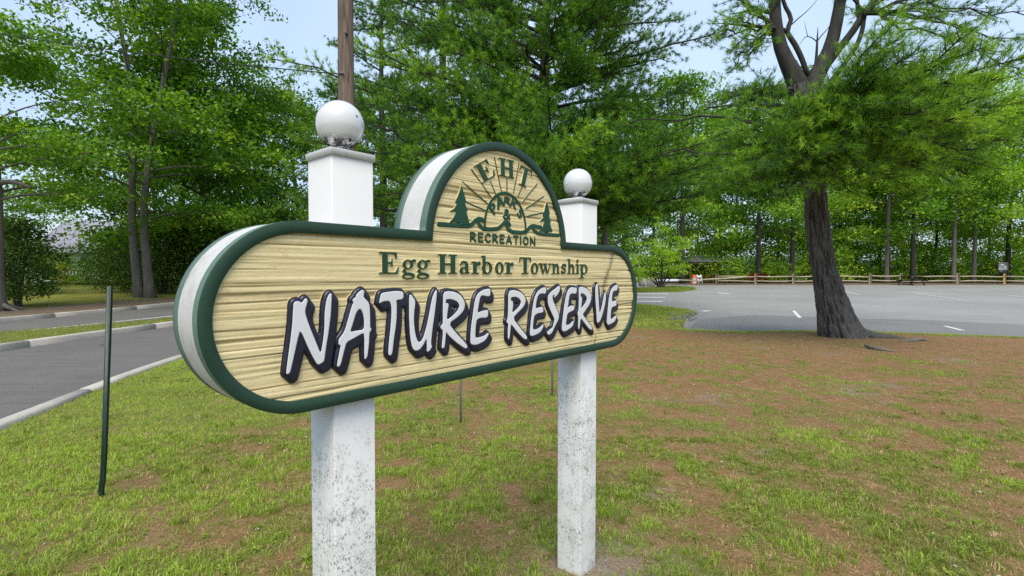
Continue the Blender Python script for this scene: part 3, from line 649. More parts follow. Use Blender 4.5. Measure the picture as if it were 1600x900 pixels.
# raised shapes from signed distance fields
def sdf_mesh(name, fn, box, cell, hfun, mat, parent, base=.0, wall=None):
    us = np.arange(box[0] - 2*cell, box[1] + 2*cell, cell); vs = np.arange(box[2] - 2*cell, box[3] + 2*cell, cell)
    U, V = np.meshgrid(us, vs, indexing='ij'); P = np.stack([U, V], -1); D = fn(P)
    Dc = (D[:-1,:-1] + D[1:,:-1] + D[1:,1:] + D[:-1,1:]) / 4; kq = Dc < 0
    i = np.arange(U.size).reshape(U.shape); Q = np.stack([i[:-1,:-1], i[1:,:-1], i[1:,1:], i[:-1,1:]], -1)[kq]
    cnt = np.zeros(U.size, int); np.add.at(cnt, Q.ravel(), 1); used = cnt > 0; bd = used & (cnt < 4)
    Pf = P.reshape(-1, 2).copy(); idx = np.where(bd)[0]; p = Pf[idx]; e = cell * .35
    for _ in range(5):
        d = fn(p); g = np.stack([fn(p + [e, 0]) - fn(p - [e, 0]), fn(p + [0, e]) - fn(p - [0, e])], -1) / (2*e); g2 = (g**2).sum(-1) + .15
        st = -(d / g2)[:, None] * g; ln = np.linalg.norm(st, axis=1, keepdims=True) + 1e-9; p = p + st * np.minimum(1, .8 * cell / ln)
    Pf[idx] = p; dd = D.ravel().copy(); dd[idx] = 0; h = hfun(np.maximum(-dd, 0), Pf)
    E = np.concatenate([Q[:, [0,1]], Q[:, [1,2]], Q[:, [2,3]], Q[:, [3,0]]]); key = np.minimum(E[:,0], E[:,1]) * U.size + np.maximum(E[:,0], E[:,1])
    _, inv, c = np.unique(key, return_inverse=True, return_counts=True); B = E[c[inv.ravel()] == 1]
    re = -np.ones(U.size, int); ui = np.where(used)[0]; re[ui] = np.arange(len(ui)); n = len(ui)
    bi = np.unique(B); rb = -np.ones(U.size, int); rb[bi] = n + np.arange(len(bi))
    VV = np.concatenate([LC(Pf[ui], PD - h[ui]), LC(Pf[bi], PD - base)])
    F = np.concatenate([re[Q], np.stack([re[B[:,1]], re[B[:,0]], rb[B[:,0]], rb[B[:,1]]], 1)])
    o = mesh_obj(name, VV, F, mat, parent)
    if wall:
        o.data.materials.append(wall); mi_ = np.zeros(len(F), np.int32); mi_[len(Q):] = 1; o.data.polygons.foreach_set('material_index', mi_)
    sm = np.zeros(len(F), bool); sm[:len(Q)] = True; o.data.polygons.foreach_set('use_smooth', sm); return o

def px_poly(pts, ox, oy, sc, d): return np.array([S_uv(ox + x / sc, oy + y / sc, d) for x, y in pts])
A8 = (420, 420, 4.7357); B8 = (660, 420, 4.8485)
NR = [  # NATURE RESERVE brush letters: outer outline, counters
 (A8, [(185,255),(200,241),(222,240),(238,250),(250,250),(261,230),(275,217),(286,226),(289,243),(272,296),(270,330),(300,420),(345,530),(385,632),(400,560),(414,450),(415,330),(428,235),(442,196),(463,177),(467,200),(461,330),(442,480),(425,580),(412,678),(403,692),(366,713),(348,690),(300,600),(235,448),(215,520),(180,680),(160,765),(150,776),(134,782),(130,768),(150,620),(176,420),(181,320)], []),
 (A8, [(650,190),(676,166),(693,155),(710,165),(701,205),(716,225),(735,243),(748,270),(752,400),(751,437),(761,444),(757,460),(746,470),(742,560),(731,650),(718,669),(709,670),(710,480),(690,480),(620,520),(577,543),(560,600),(532,718),(510,727),(506,715),(528,600),(536,566),(518,564),(519,522),(545,490),(564,460),(600,335),(618,272),(630,250),(621,240),(625,224),(645,212)], [[(668,295),(690,305),(704,350),(708,400),(705,452),(640,460),(602,471),(625,400),(645,330)]]),
 (A8, [(818,258),(821,235),(832,186),(850,177),(900,169),(960,164),(998,172),(998,225),(942,231),(950,260),(945,400),(925,530),(915,630),(895,644),(886,630),(890,560),(905,420),(912,300),(900,238),(850,240)], []),
 (A8, [(1046,190),(1060,196),(1070,215),(1083,230),(1085,260),(1076,330),(1075,400),(1086,490),(1103,538),(1120,545),(1143,517),(1170,430),(1190,330),(1210,220),(1225,180),(1240,154),(1246,170),(1241,230),(1226,350),(1211,450),(1201,560),(1211,573),(1196,600),(1181,615),(1171,612),(1172,570),(1170,512),(1141,570),(1116,600),(1086,608),(1065,590),(1050,520),(1042,400),(1040,290),(1041,212)], []),
 (B8, [(160,182),(190,169),(240,174),(285,195),(315,235),(326,275),(312,320),(276,360),(200,415),(250,480),(330,565),(342,585),(341,601),(325,605),(260,560),(195,500),(181,472),(170,600),(150,603),(149,590),(160,470),(144,456),(139,441),(147,426),(158,418),(157,300)], [[(178,232),(215,228),(263,245),(284,275),(274,310),(235,355),(186,392),(191,330),(201,270),(192,260),(180,266)]]),
 (B8, [(375,573),(365,562),(368,470),(384,350),(399,240),(420,190),(460,160),(510,150),(518,165),(515,206),(490,210),(465,201),(442,206),(432,250),(418,338),(440,324),(495,311),(501,325),(496,371),(440,371),(413,386),(405,440),(401,520),(420,524),(470,509),(500,484),(506,495),(481,540),(441,565),(400,578)], []),
 (B8, [(653,172),(690,159),(740,174),(775,205),(786,245),(767,290),(726,330),(686,375),(740,445),(795,514),(793,536),(770,531),(720,480),(682,428),(671,422),(662,530),(650,536),(649,470),(654,417),(645,414),(640,396),(649,376),(652,300)], [[(671,216),(710,211),(741,230),(751,255),(734,290),(695,325),(681,335),(690,270),(684,242),(672,246)]]),
 (B8, [(815,497),(824,400),(835,310),(850,220),(875,170),(910,144),(935,140),(941,155),(936,191),(905,186),(881,196),(866,240),(858,303),(885,294),(915,287),(919,331),(880,336),(851,351),(841,400),(838,463),(870,459),(900,439),(917,417),(919,440),(896,480),(860,501),(825,511)], []),
 (B8, [(951,210),(975,175),(1010,150),(1035,129),(1046,136),(1041,170),(1021,202),(999,221),(1005,196),(991,201),(986,216),(992,245),(1012,290),(1037,350),(1032,386),(1007,432),(985,482),(965,501),(950,498),(947,480),(974,455),(995,440),(988,446),(1004,390),(998,370),(974,320),(954,270)], []),
 (B8, [(1063,472),(1057,455),(1067,360),(1081,250),(1100,170),(1125,139),(1165,144),(1173,156),(1166,191),(1135,186),(1116,196),(1109,250),(1101,303),(1115,284),(1150,277),(1153,311),(1120,326),(1099,341),(1091,400),(1088,428),(1115,424),(1140,399),(1149,394),(1143,431),(1115,456),(1080,476)], []),
 (B8, [(1186,146),(1205,134),(1245,149),(1271,175),(1283,215),(1271,266),(1226,331),(1215,346),(1246,390),(1287,445),(1285,463),(1265,456),(1230,411),(1201,368),(1191,456),(1181,456),(1184,371),(1177,340),(1186,310),(1188,220)], [[(1200,185),(1225,189),(1249,215),(1244,250),(1210,295),(1203,302),(1211,240),(1209,212),(1200,214)]]),
 (B8, [(1311,150),(1319,120),(1331,114),(1333,180),(1339,280),(1344,342),(1361,290),(1376,210),(1385,178),(1393,180),(1389,250),(1371,330),(1351,387),(1340,406),(1324,411),(1321,340),(1314,250)], []),
 (B8, [(1399,397),(1407,300),(1417,210),(1430,160),(1450,134),(1475,119),(1483,130),(1476,166),(1455,166),(1441,181),(1436,250),(1455,244),(1473,239),(1471,281),(1446,286),(1431,301),(1426,388),(1445,374),(1468,354),(1473,366),(1456,401),(1431,416),(1410,426),(1401,416)], []),
]
def smooth_closed(Q, n=2):
    Q = np.asarray(Q)
    for _ in range(n): Q = np.stack([.78 * Q + .22 * np.roll(Q, -1, 0), .22 * Q + .78 * np.roll(Q, -1, 0)], 1).reshape(-1, 2)
    return Q
for (o_, sh, holes) in NR:
    OP = smooth_closed(px_poly(sh, *o_, -.004), 1); HP = [smooth_closed(px_poly(h, *o_, -.004), 1) for h in holes]
    def f_white(P, OP=OP, HP=HP):
        d = sdf_poly(P, OP)
        for h in HP: d = np.maximum(d, -sdf_poly(P, h))
        return d
    def f_navy(P, f=f_white):
        d = None
        for t in np.linspace(0, 1, 14):
            q = f(P - np.array([.0155, -.0185]) * t) - .0105 * (1 - .15 * t); d = q if d is None else np.minimum(d, q)
        return d
    lo, hi = OP.min(0), OP.max(0)
    lt = sdf_mesh('letter', f_navy, (lo[0] - .014, hi[0] + .03, lo[1] - .032, hi[1] + .014), .0022,
                  lambda d, p: .0055 + .0105 * np.sqrt(np.clip(1 - (1 - np.clip(d / .011, 0, 1)) ** 2, 0, 1)), M_navy, SIGN, 0, M_cream_edge)
    sdf_mesh('letter_face', f_white, (lo[0], hi[0], lo[1], hi[1]), .0017, lambda d, p: np.full(d.shape, .0168) + .0003 * np.clip(d / .002, 0, 1), M_letter_white, lt, .014)

# lettering in green: glyphs built from stems, bowls and serifs in a unit box
def rect(x0, x1, y0, y1): return ('+', [(x0, y0), (x1, y0), (x1, y1), (x0, y1)])
def ell(op, cx, cy_, rx, ry): return (op, [(cx + rx * math.cos(a), cy_ + ry * math.sin(a)) for a in np.linspace(0, 2*math.pi, 33)[:-1]])
def stk(hw, *pts): return ('s', pts, hw)
SERIF = {
 'E': (.92, [rect(.14,.42,0,1), rect(0,.86,.93,1), rect(0,.9,0,.07), ('+', [(.66,1),(.86,1),(.86,.7),(.8,.7),(.74,.86)]), ('+', [(.7,0),(.9,0),(.96,.32),(.9,.32),(.8,.12)]), rect(.4,.62,.47,.55), ('+', [(.54,.5),(.6,.7),(.65,.7),(.65,.32),(.6,.32)])]),
 'H': (1.0, [rect(.1,.36,0,1), rect(.64,.9,0,1), rect(0,.46,0,.07), rect(.54,1,0,.07), rect(0,.46,.93,1), rect(.54,1,.93,1), rect(.3,.7,.46,.55)]),
 'T': (.95, [rect(.34,.61,0,1), rect(.03,.92,.92,1), ('+', [(0,.7),(.05,.7),(.16,.94),(.03,1)]), ('+', [(.95,.7),(.9,.7),(.79,.94),(.92,1)]), rect(.2,.75,0,.07)]),
 'g': (.7, [ell('+',.3,.45,.28,.23), ell('-',.3,.45,.10,.17), stk(.055,(.46,.6),(.6,.65),(.68,.62)), stk(.07,(.18,.26),(.08,.14),(.2,.04)), ell('+',.33,-.10,.33,.17), ell('-',.30,-.13,.19,.065)]),
 'a': (.7, [stk(.06,(.08,.5),(.14,.6),(.3,.64),(.44,.6)), ('+', [(.34,.05),(.6,.05),(.6,.5),(.5,.66),(.36,.66)]), ell('+',.24,.18,.24,.19), ell('-',.3,.19,.085,.12), ('+', [(.56,.0),(.7,.04),(.7,.1),(.56,.12)]), ('+', [(.42,.0),(.6,.0),(.6,.5),(.42,.5)])]),
 'r': (.6, [rect(.1,.34,0,.66), rect(0,.5,0,.065), rect(0,.3,.6,.67), stk(.07,(.3,.44),(.4,.58),(.5,.61)), ell('+',.5,.56,.1,.1)]),
 'b': (.76, [rect(.08,.3,0,1), rect(-.02,.25,.93,1), ell('+',.4,.33,.36,.35), ell('-',.41,.33,.13,.26), rect(.08,.29,.02,1)]),
 'o': (.72, [ell('+',.36,.33,.36,.35), ell('-',.36,.33,.125,.27)]),
 'w': (1.12, [('+', [(.08,.66),(.32,.66),(.46,.0),(.34,0)]), ('+', [(.34,0),(.46,0),(.62,.56),(.56,.6)]), ('+', [(.42,.66),(.68,.66),(.82,0),(.7,0)]), ('+', [(.7,0),(.82,0),(1.06,.64),(.98,.66)]), rect(0,.38,.6,.67), rect(.42,.74,.6,.67), rect(.84,1.12,.6,.67)]),
 'n': (.86, [rect(.1,.32,0,.66), rect(0,.25,.6,.67), rect(.54,.76,0,.5), rect(0,.41,0,.065), rect(.46,.86,0,.065), stk(.085,(.3,.46),(.42,.58),(.56,.585),(.65,.48))]),
 's': (.55, [stk(.075,(.45,.5),(.36,.6),(.2,.6),(.12,.5),(.2,.4),(.36,.31),(.44,.2),(.38,.09),(.22,.07),(.1,.16)), ('+', [(.44,.66),(.5,.66),(.5,.44),(.44,.44)]), ('+', [(.04,.0),(.1,.0),(.1,.22),(.04,.22)])]),
 'h': (.86, [rect(.1,.32,0,1), rect(0,.25,.93,1), rect(.54,.76,0,.5), rect(0,.41,0,.065), rect(.46,.86,0,.065), stk(.085,(.3,.46),(.42,.58),(.56,.585),(.65,.48))]),
 'i': (.44, [rect(.1,.32,0,.66), rect(0,.25,.6,.67), rect(0,.42,0,.065), ell('+',.2,.87,.125,.125)]),
 'p': (.8, [rect(.1,.32,-.3,.66), rect(0,.25,.6,.67), rect(0,.44,-.3,-.235), ell('+',.43,.33,.36,.35), ell('-',.44,.33,.13,.26), rect(.1,.31,-.3,.64)]),
}
b_ = .13
SANS = {
 'R': (.66, [stk(b_,(.11,.1),(.11,.9),(.4,.88),(.52,.74),(.45,.56),(.15,.48)), stk(b_,(.25,.46),(.58,.08))]),
 'E': (.58, [stk(b_,(.5,.9),(.11,.9),(.11,.1),(.5,.1)), stk(b_*.9,(.11,.5),(.44,.52))]),
 'C': (.66, [stk(b_,(.56,.78),(.42,.9),(.24,.84),(.12,.6),(.13,.34),(.26,.13),(.44,.1),(.57,.22))]),
 'A': (.74, [stk(b_,(.1,.1),(.37,.9),(.64,.1)), stk(b_*.8,(.22,.34),(.54,.34))]),
 'T': (.64, [stk(b_,(.1,.9),(.56,.9)), stk(b_,(.33,.9),(.33,.1))]),
 'I': (.26, [stk(b_,(.13,.9),(.13,.1))]),
 'O': (.76, [stk(b_,(.38,.9),(.2,.82),(.11,.5),(.2,.18),(.38,.1),(.56,.18),(.65,.5),(.56,.82),(.38,.9))]),
 'N': (.72, [stk(b_,(.11,.1),(.11,.9)), stk(b_,(.13,.88),(.6,.12)), stk(b_,(.61,.1),(.61,.9))]),
 'P': (.6, [stk(b_,(.11,.1),(.11,.9),(.38,.9),(.5,.74),(.42,.54),(.14,.47))]),
 'K': (.66, [stk(b_,(.11,.1),(.11,.9)), stk(b_,(.14,.46),(.54,.9)), stk(b_,(.26,.55),(.57,.1))]),
 'S': (.58, [stk(b_,(.48,.78),(.34,.9),(.16,.82),(.13,.66),(.28,.54),(.44,.42),(.48,.26),(.34,.1),(.1,.2))]),
 '&': (.8, [stk(b_*.9,(.68,.12),(.24,.68),(.26,.86),(.4,.9),(.5,.78),(.42,.62),(.2,.46),(.1,.28),(.2,.12),(.4,.1),(.56,.24),(.66,.44))]),
}
def glyph(spec, A, hs, name='letter', cell=.0014, height=.0125, label=None, parent=None):
    "spec in unit box -> raised mesh; A maps glyph (x,y) to sign (u,v); hs scales stroke widths"
    ops = []
    for op in spec:
        if op[0] == 's': ops.append(('s', np.array([A(p) for p in op[1]]), op[2] * hs))
        else: ops.append((op[0], np.array([A(p) for p in op[1]])))
    def fn(P):
        d = np.full(P.shape[:-1], 1e3)
        for op in ops:
            if op[0] == '+': d = np.minimum(d, sdf_poly(P, op[1]))
            elif op[0] == '-': d = np.maximum(d, -sdf_poly(P, op[1]))
            else:
                for a, b in zip(op[1][:-1], op[1][1:]): d = np.minimum(d, seg_d(P, a, b) - op[2])
        return d
    al = np.concatenate([o[1] for o in ops]); m = max([o[2] for o in ops if o[0] == 's'] + [0]); lo, hi = al.min(0) - m, al.max(0) + m
    return sdf_mesh(name, fn, (lo[0], hi[0], lo[1], hi[1]), cell, lambda d, p: height - .0022 * (1 - np.clip(d / .0022, 0, 1)) ** 2, M_green_letter, parent or SIGN, 0, M_cream_edge)
# sign writing, first line: baseline v=0, cap height .0615
EHT1 = [('E',-.5275,-.463),('g',-.450,-.4),('g',-.3965,-.3455),('H',-.3155,-.2345),('a',-.2245,-.178),('r',-.1715,-.127),('b',-.1255,-.071),('o',-.0575,-.012),('r',-.007,.0425),('T',.070,.1415),('o',.1385,.185),('w',.1845,.2675),('n',.2695,.3255),('s',.3285,.373),('h',.3755,.434),('i',.4355,.4685),('p',.4665,.530)]
for ch, a, b in EHT1:
    w, sp = SERIF[ch]; glyph(sp, lambda p, a=a, b=b, w=w: (a + (b - a) * p[0] / w, .0615 * p[1] + .0002), .0615, cell=.00135)
# RECREATION under the emblem
word = 'RECREATION'; tot = sum(SANS[c][0] for c in word) + .08 * 9; u = -.1765; k_ = (.172 + .1765) / tot
for ch in word:
    w, sp = SANS[ch]; glyph(sp, lambda p, u=u: (u + p[0] * k_, .1055 + .0335 * p[1]), .0335, cell=.0012, height=.009); u += (w + .08) * k_
# the EHT initials bent over the sun: three corner points each (bottom left, bottom right, top left) taken on the sign plane
Z3 = (675, 230, 5.625); Z4 = (780, 230, 5.625)
def quad_affine(bl, br, tl, Z, w):
    B, Rr, Tt = [S_uv(Z[0] + x / Z[2], Z[1] + y / Z[2], .004) for x, y in (bl, br, tl)]; ex = (Rr - B) / w; ey = Tt - B
    return lambda p: tuple(B + ex * p[0] + ey * p[1])
for ch, Z, bl, br, tl in (('E', Z3, (445, 318), (562, 246), (368, 166)), ('H', Z4, (2, 250), (136, 276), (-2, 86)), ('T', Z4, (150, 312), (262, 368), (186, 150))):
    w, sp = SERIF[ch]; glyph(sp, quad_affine(bl, br, tl, Z, w), .08, cell=.0014, height=.011)
# emblem: sun dome, rays, waves, two spruces
dome_c = np.array([.0035, .1645]); rx_, ry_ = .1085, .1215
def dome_pt(a, s=1.0): return (dome_c[0] + rx_ * s * math.cos(a), dome_c[1] + ry_ * s * math.sin(a))
ident = lambda p: (p[0], p[1])
dome = [dome_pt(a) for a in np.linspace(0, math.pi, 25)]
glyph([('s', [(dome[0][0], .150)] + dome + [(dome[-1][0], .150)], .0055)], ident, 1, 'sun_dome', .0016, .0095)
rays = [((350,195),(525,445),Z3),((270,305),(490,495),Z3),((305,485),(470,555),Z3),((515,300),(560,410),Z3),((550,90),(612,395),Z3),((660,262),(660,395),Z3),((175,140),(127,405),Z4),((205,345),(167,432),Z4),((335,320),(207,482),Z4),((392,433),(237,538),Z4),((387,575),(247,608),Z4)]
for a, b, Z in rays:
    q = [tuple(S_uv(Z[0] + p[0] / Z[2], Z[1] + p[1] / Z[2], .006)) for p in (a, b)]
    glyph([('s', q, .0026)], ident, 1, 'sun_ray', .0013, .0085)
def pz(Z, pts, d=.005): return [tuple(S_uv(Z[0] + x / Z[2], Z[1] + y / Z[2], d)) for x, y in pts]
glyph([('+', pz(Z3, [(258,328),(268,362),(283,410),(302,482),(289,483),(300,520),(317,556),(300,560),(312,600),(322,640),(332,682),(272,684),(262,690),(244,690),(240,668),(205,655),(150,664),(185,620),(212,566),(150,564),(190,542),(216,498),(202,478),(226,430),(245,378)]))], ident, 1, 'spruce_emblem', .0014, .0105)
glyph([('+', pz(Z4, [(418,474),(430,515),(446,588),(438,594),(447,638),(457,656),(444,660),(455,700),(470,742),(436,744),(428,752),(408,750),(400,742),(350,738),(380,700),(397,650),(353,655),(386,618),(380,580),(396,560),(404,515)]))], ident, 1, 'spruce_emblem', .0014, .0105)
w1 = pz(Z3, [(62,676),(200,686),(318,692),(350,680),(382,646),(412,630),(440,634),(462,650)]); w2 = pz(Z3, [(405,650),(420,684),(452,716),(520,722),(578,716),(608,694),(636,664),(662,654)]); w3 = pz(Z4, [(66,656),(84,664),(96,684)]); w4 = pz(Z4, [(62,676),(80,722),(120,745),(200,752),(243,738),(268,704),(296,690),(340,700),(368,704)]); w5 = pz(Z4, [(288,694),(310,734),(345,757),(400,768),(524,774)])
glyph([('s', w1, .0078), ('s', w2, .0075), ('s', w3, .007), ('s', w4, .0078), ('s', w5, .0072)], ident, 1, 'wave_line', .0015, .0095)
for ch, Z, bl, br, tl in (('P', Z3, (548,592),(586,545),(505,535)), ('A', Z3, (585,540),(640,505),(560,452)), ('R', Z4, (44,500),(98,503),(48,440)), ('K', Z4, (98,515),(148,548),(118,455)), ('S', Z4, (160,590),(190,628),(188,536)), ('&', Z4, (40,628),(98,634),(44,548))):
    w, sp = SANS[ch]; A0 = quad_affine(bl, br, tl, Z, w); mid_ = np.array(A0((w/2, .5))); A = lambda p, A0=A0, mid_=mid_: tuple(mid_ + (np.array(A0(p)) - mid_) * 1.22); hh = np.linalg.norm(np.array(A((0, 1))) - np.array(A((0, 0)))); glyph(sp, A, hh * 1.1, cell=.0011, height=.009)

# posts: hollow square vinyl sleeve with rounded corners, a cap and a ball
def rounded_sq(w, r, n=5):
    P = []
    for cx, cy_, a0 in ((1,1,0),(-1,1,90),(-1,-1,180),(1,-1,270)):
        for a in np.linspace(a0, a0 + 90, n): P.append((cx * (w/2 - r) + r * math.cos(R(a)), cy_ * (w/2 - r) + r * math.sin(R(a))))
    return np.array(P)
def prism(mb, P, z0, z1, c=(0,0), capb=False, capt=True):
    n = len(P); V = np.concatenate([np.c_[P + np.array(c), np.full(n, z0)], np.c_[P + np.array(c), np.full(n, z1)]]); i = np.arange(n); j = (i+1) % n
    mb.add(V, np.stack([i, j, j + n, i + n], 1))
    if capt: mb.F.setdefault(n, []).append(np.array([i + n + mb.n - 2*n]))
    if capb: mb.F.setdefault(n, []).append(np.array([i[::-1] + mb.n - 2*n]))
for s_, ballv in ((-1, .4130), (1, .4085)):
    cu, cd = s_ * UP, DP + PW / 2
    mb = MB(); prism(mb, rounded_sq(PW, .004), -.15, CAMH + .325); po = mb.build('post', M_vinyl, SIGN, loc=(cu, cd, 0))
    mb = MB(); prism(mb, rounded_sq(PW + .010, .004), CAMH + .3135, CAMH + .331, capt=False, capb=True)
    q1, q2 = rounded_sq(PW + .010, .004), rounded_sq(.05, .004); n = len(q1); i = np.arange(n); j = (i+1) % n
    mb.add(np.concatenate([np.c_[q1, np.full(n, CAMH + .331)], np.c_[q2, np.full(n, CAMH + .343)]]), np.stack([i, j, j + n, i + n], 1)); mb.F.setdefault(n, []).append(np.array([np.arange(n) + mb.n - n]))
    mb.build('post_cap', M_cap, po)
    mb = MB(); r = .0655; zc = CAMH + ballv
    pr = [(.024, CAMH + .340 - zc), (.030, CAMH + .346 - zc), (.026, CAMH + .352 - zc)] + [(r * math.sin(a), -r * math.cos(a)) for a in np.linspace(R(22), R(179.5), 26)]
    mb.lathe(pr, (0, 0, 0), 40); fb = mb.build('ball_finial', M_ball, po, True, loc=(0, 0, zc))
    # lichen crust where the ball sits on its collar
    mb = MB(); rr = random.Random(3 + s_)
    for k in range(46):
        a = rr.uniform(0, 6.283); e = rr.uniform(-.062, -.046); q = math.sqrt(max(0, r*r - e*e)) * 1.0; c = np.array([q * math.cos(a), q * math.sin(a), e]) * 1.0
        mb.add(np.array(ico) * rr.uniform(.003, .0075) * np.array([1, 1, .8]) + c, icf)
    tag(mb.build('lichen_crust', M_dark_wood, po, loc=(0, 0, zc)), kind='stuff')

# ------------------------------------------------------------------ small steel posts on the lawn
def lawn_h(x, y):
    L_, d_ = lush_at(np.array([x]), np.array([y])); return float(lawn_z(np.array([x]), np.array([y]), d_)[0])
b0 = G(157, 779, .03); t0 = W(171.5, 447, b0[1] + .05); zb = lawn_h(b0[0], b0[1])
root = empty('steel_post', (b0[0], b0[1], zb), 0, 'bare dark green steel channel post leaning slightly on the grass left of the sign', 'post')
path = [np.array([0, 0, -.12]), np.array([.003, 0, .04]), np.array([.016, .0, .12]), np.array([.022, .01, .3]), np.array([(t0 - b0)[0], .05, t0[2] - zb])]
prof = [(-.020, -.006), (-.013, -.006), (-.009, .010), (.009, .010), (.013, -.006), (.020, -.006), (.020, -.003), (.0145, -.003), (.0105, .013), (-.0105, .013), (-.0145, -.003), (-.020, -.003)]
V = []; n = len(prof)
for p in path:
    for x, y in prof: V.append(p + np.array([x * .98, y * 1.0, 0]) @ np.array(Matrix.Rotation(R(-22), 3, 'Z')).T)
F = [(k*n+i, k*n+(i+1)%n, (k+1)*n+(i+1)%n, (k+1)*n+i) for k in range(len(path)-1) for i in range(n)]
mb = MB(); mb.add(V, F); mb.F.setdefault(4, []).append(np.array([[48+0, 48+1, 48+10, 48+11], [48+1, 48+2, 48+9, 48+10], [48+2, 48+3, 48+8, 48+9], [48+3, 48+4, 48+7, 48+8], [48+4, 48+5, 48+6, 48+7]]))
mb.build('channel', M_postgreen, root)
mb = MB(); mb.tube([(.026, -.012, .93), (.026, .012, .93)], .004, 6); mb.build('bolt', M_stake, root)
for px, py, lab in ((720, 661, 'thin grey steel stake in the grass showing below the middle of the sign'), (863, 622, 'thin grey steel stake in the grass just left of the right white post')):
    p = G(px, py, .02); zb = lawn_h(p[0], p[1]); mb = MB(); hgt = 1.0
    mb.box((0, 0, hgt/2 - .1), (.021, .004, hgt + .2)); mb.box((-.0085, .008, hgt/2 - .1), (.004, .014, hgt + .2)); mb.box((.0, .012, .3), (.014, .003, .05))
    o = mb.build('steel_stake', M_stake, None, loc=(p[0], p[1], zb)); tag(o, lab, 'stake', 'grey stakes behind the sign')

# ------------------------------------------------------------------ utility pole and cable
pb = W(543.5, 430, 10.0); PX, PY = pb[0], pb[1]
root = empty('utility_pole', (PX, PY, 0), 0, 'tall brown wooden utility pole rising behind the left white post', 'utility pole')
zs = np.linspace(-.3, 10.5, 40); k = 20; ang = np.arange(k) * 2 * math.pi / k; V = []
for z in zs:
    rr = (.172 - .004 * z) * (1 + .03 * (vnoise(ang * 3, z * 1.2, 0, 8) - .5)); V.append(np.stack([rr * np.cos(ang), rr * np.sin(ang), np.full(k, z)], 1))
i = np.arange(k); j = (i + 1) % k
mb = MB(); mb.add(np.concatenate(V), np.concatenate([np.stack([q*k+i, q*k+j, (q+1)*k+j, (q+1)*k+i], 1) for q in range(len(zs)-1)])); mb.build('pole_shaft', M_pole, root, True)
ph = W(550, 53, 9.84)[2]; mb = MB(); mb.tube([(.06, -.19, ph), (.06, -.12, ph)], .022, 8); mb.build('bolt', M_cable, root)
ca = np.array([PX, PY - .16, W(543, 121, 10)[2]]); cb = W(-620, -95, 15.5); tt = np.linspace(0, 1, 60)[:, None]
cp = ca * (1 - tt) + cb * tt; cp[:, 2] -= .55 * 4 * (tt * (1 - tt))[:, 0]
mb = MB(); mb.tube(cp, .011, 6); tag(mb.build('overhead_cable', M_cable), 'thin black overhead cable sagging from the utility pole across the left trees', 'cable')
mb = MB(); mb.tube([(0, -.24, ca[2]), (0, -.1, ca[2])], .02, 8); mb.build('cable_clamp', M_stake, root)

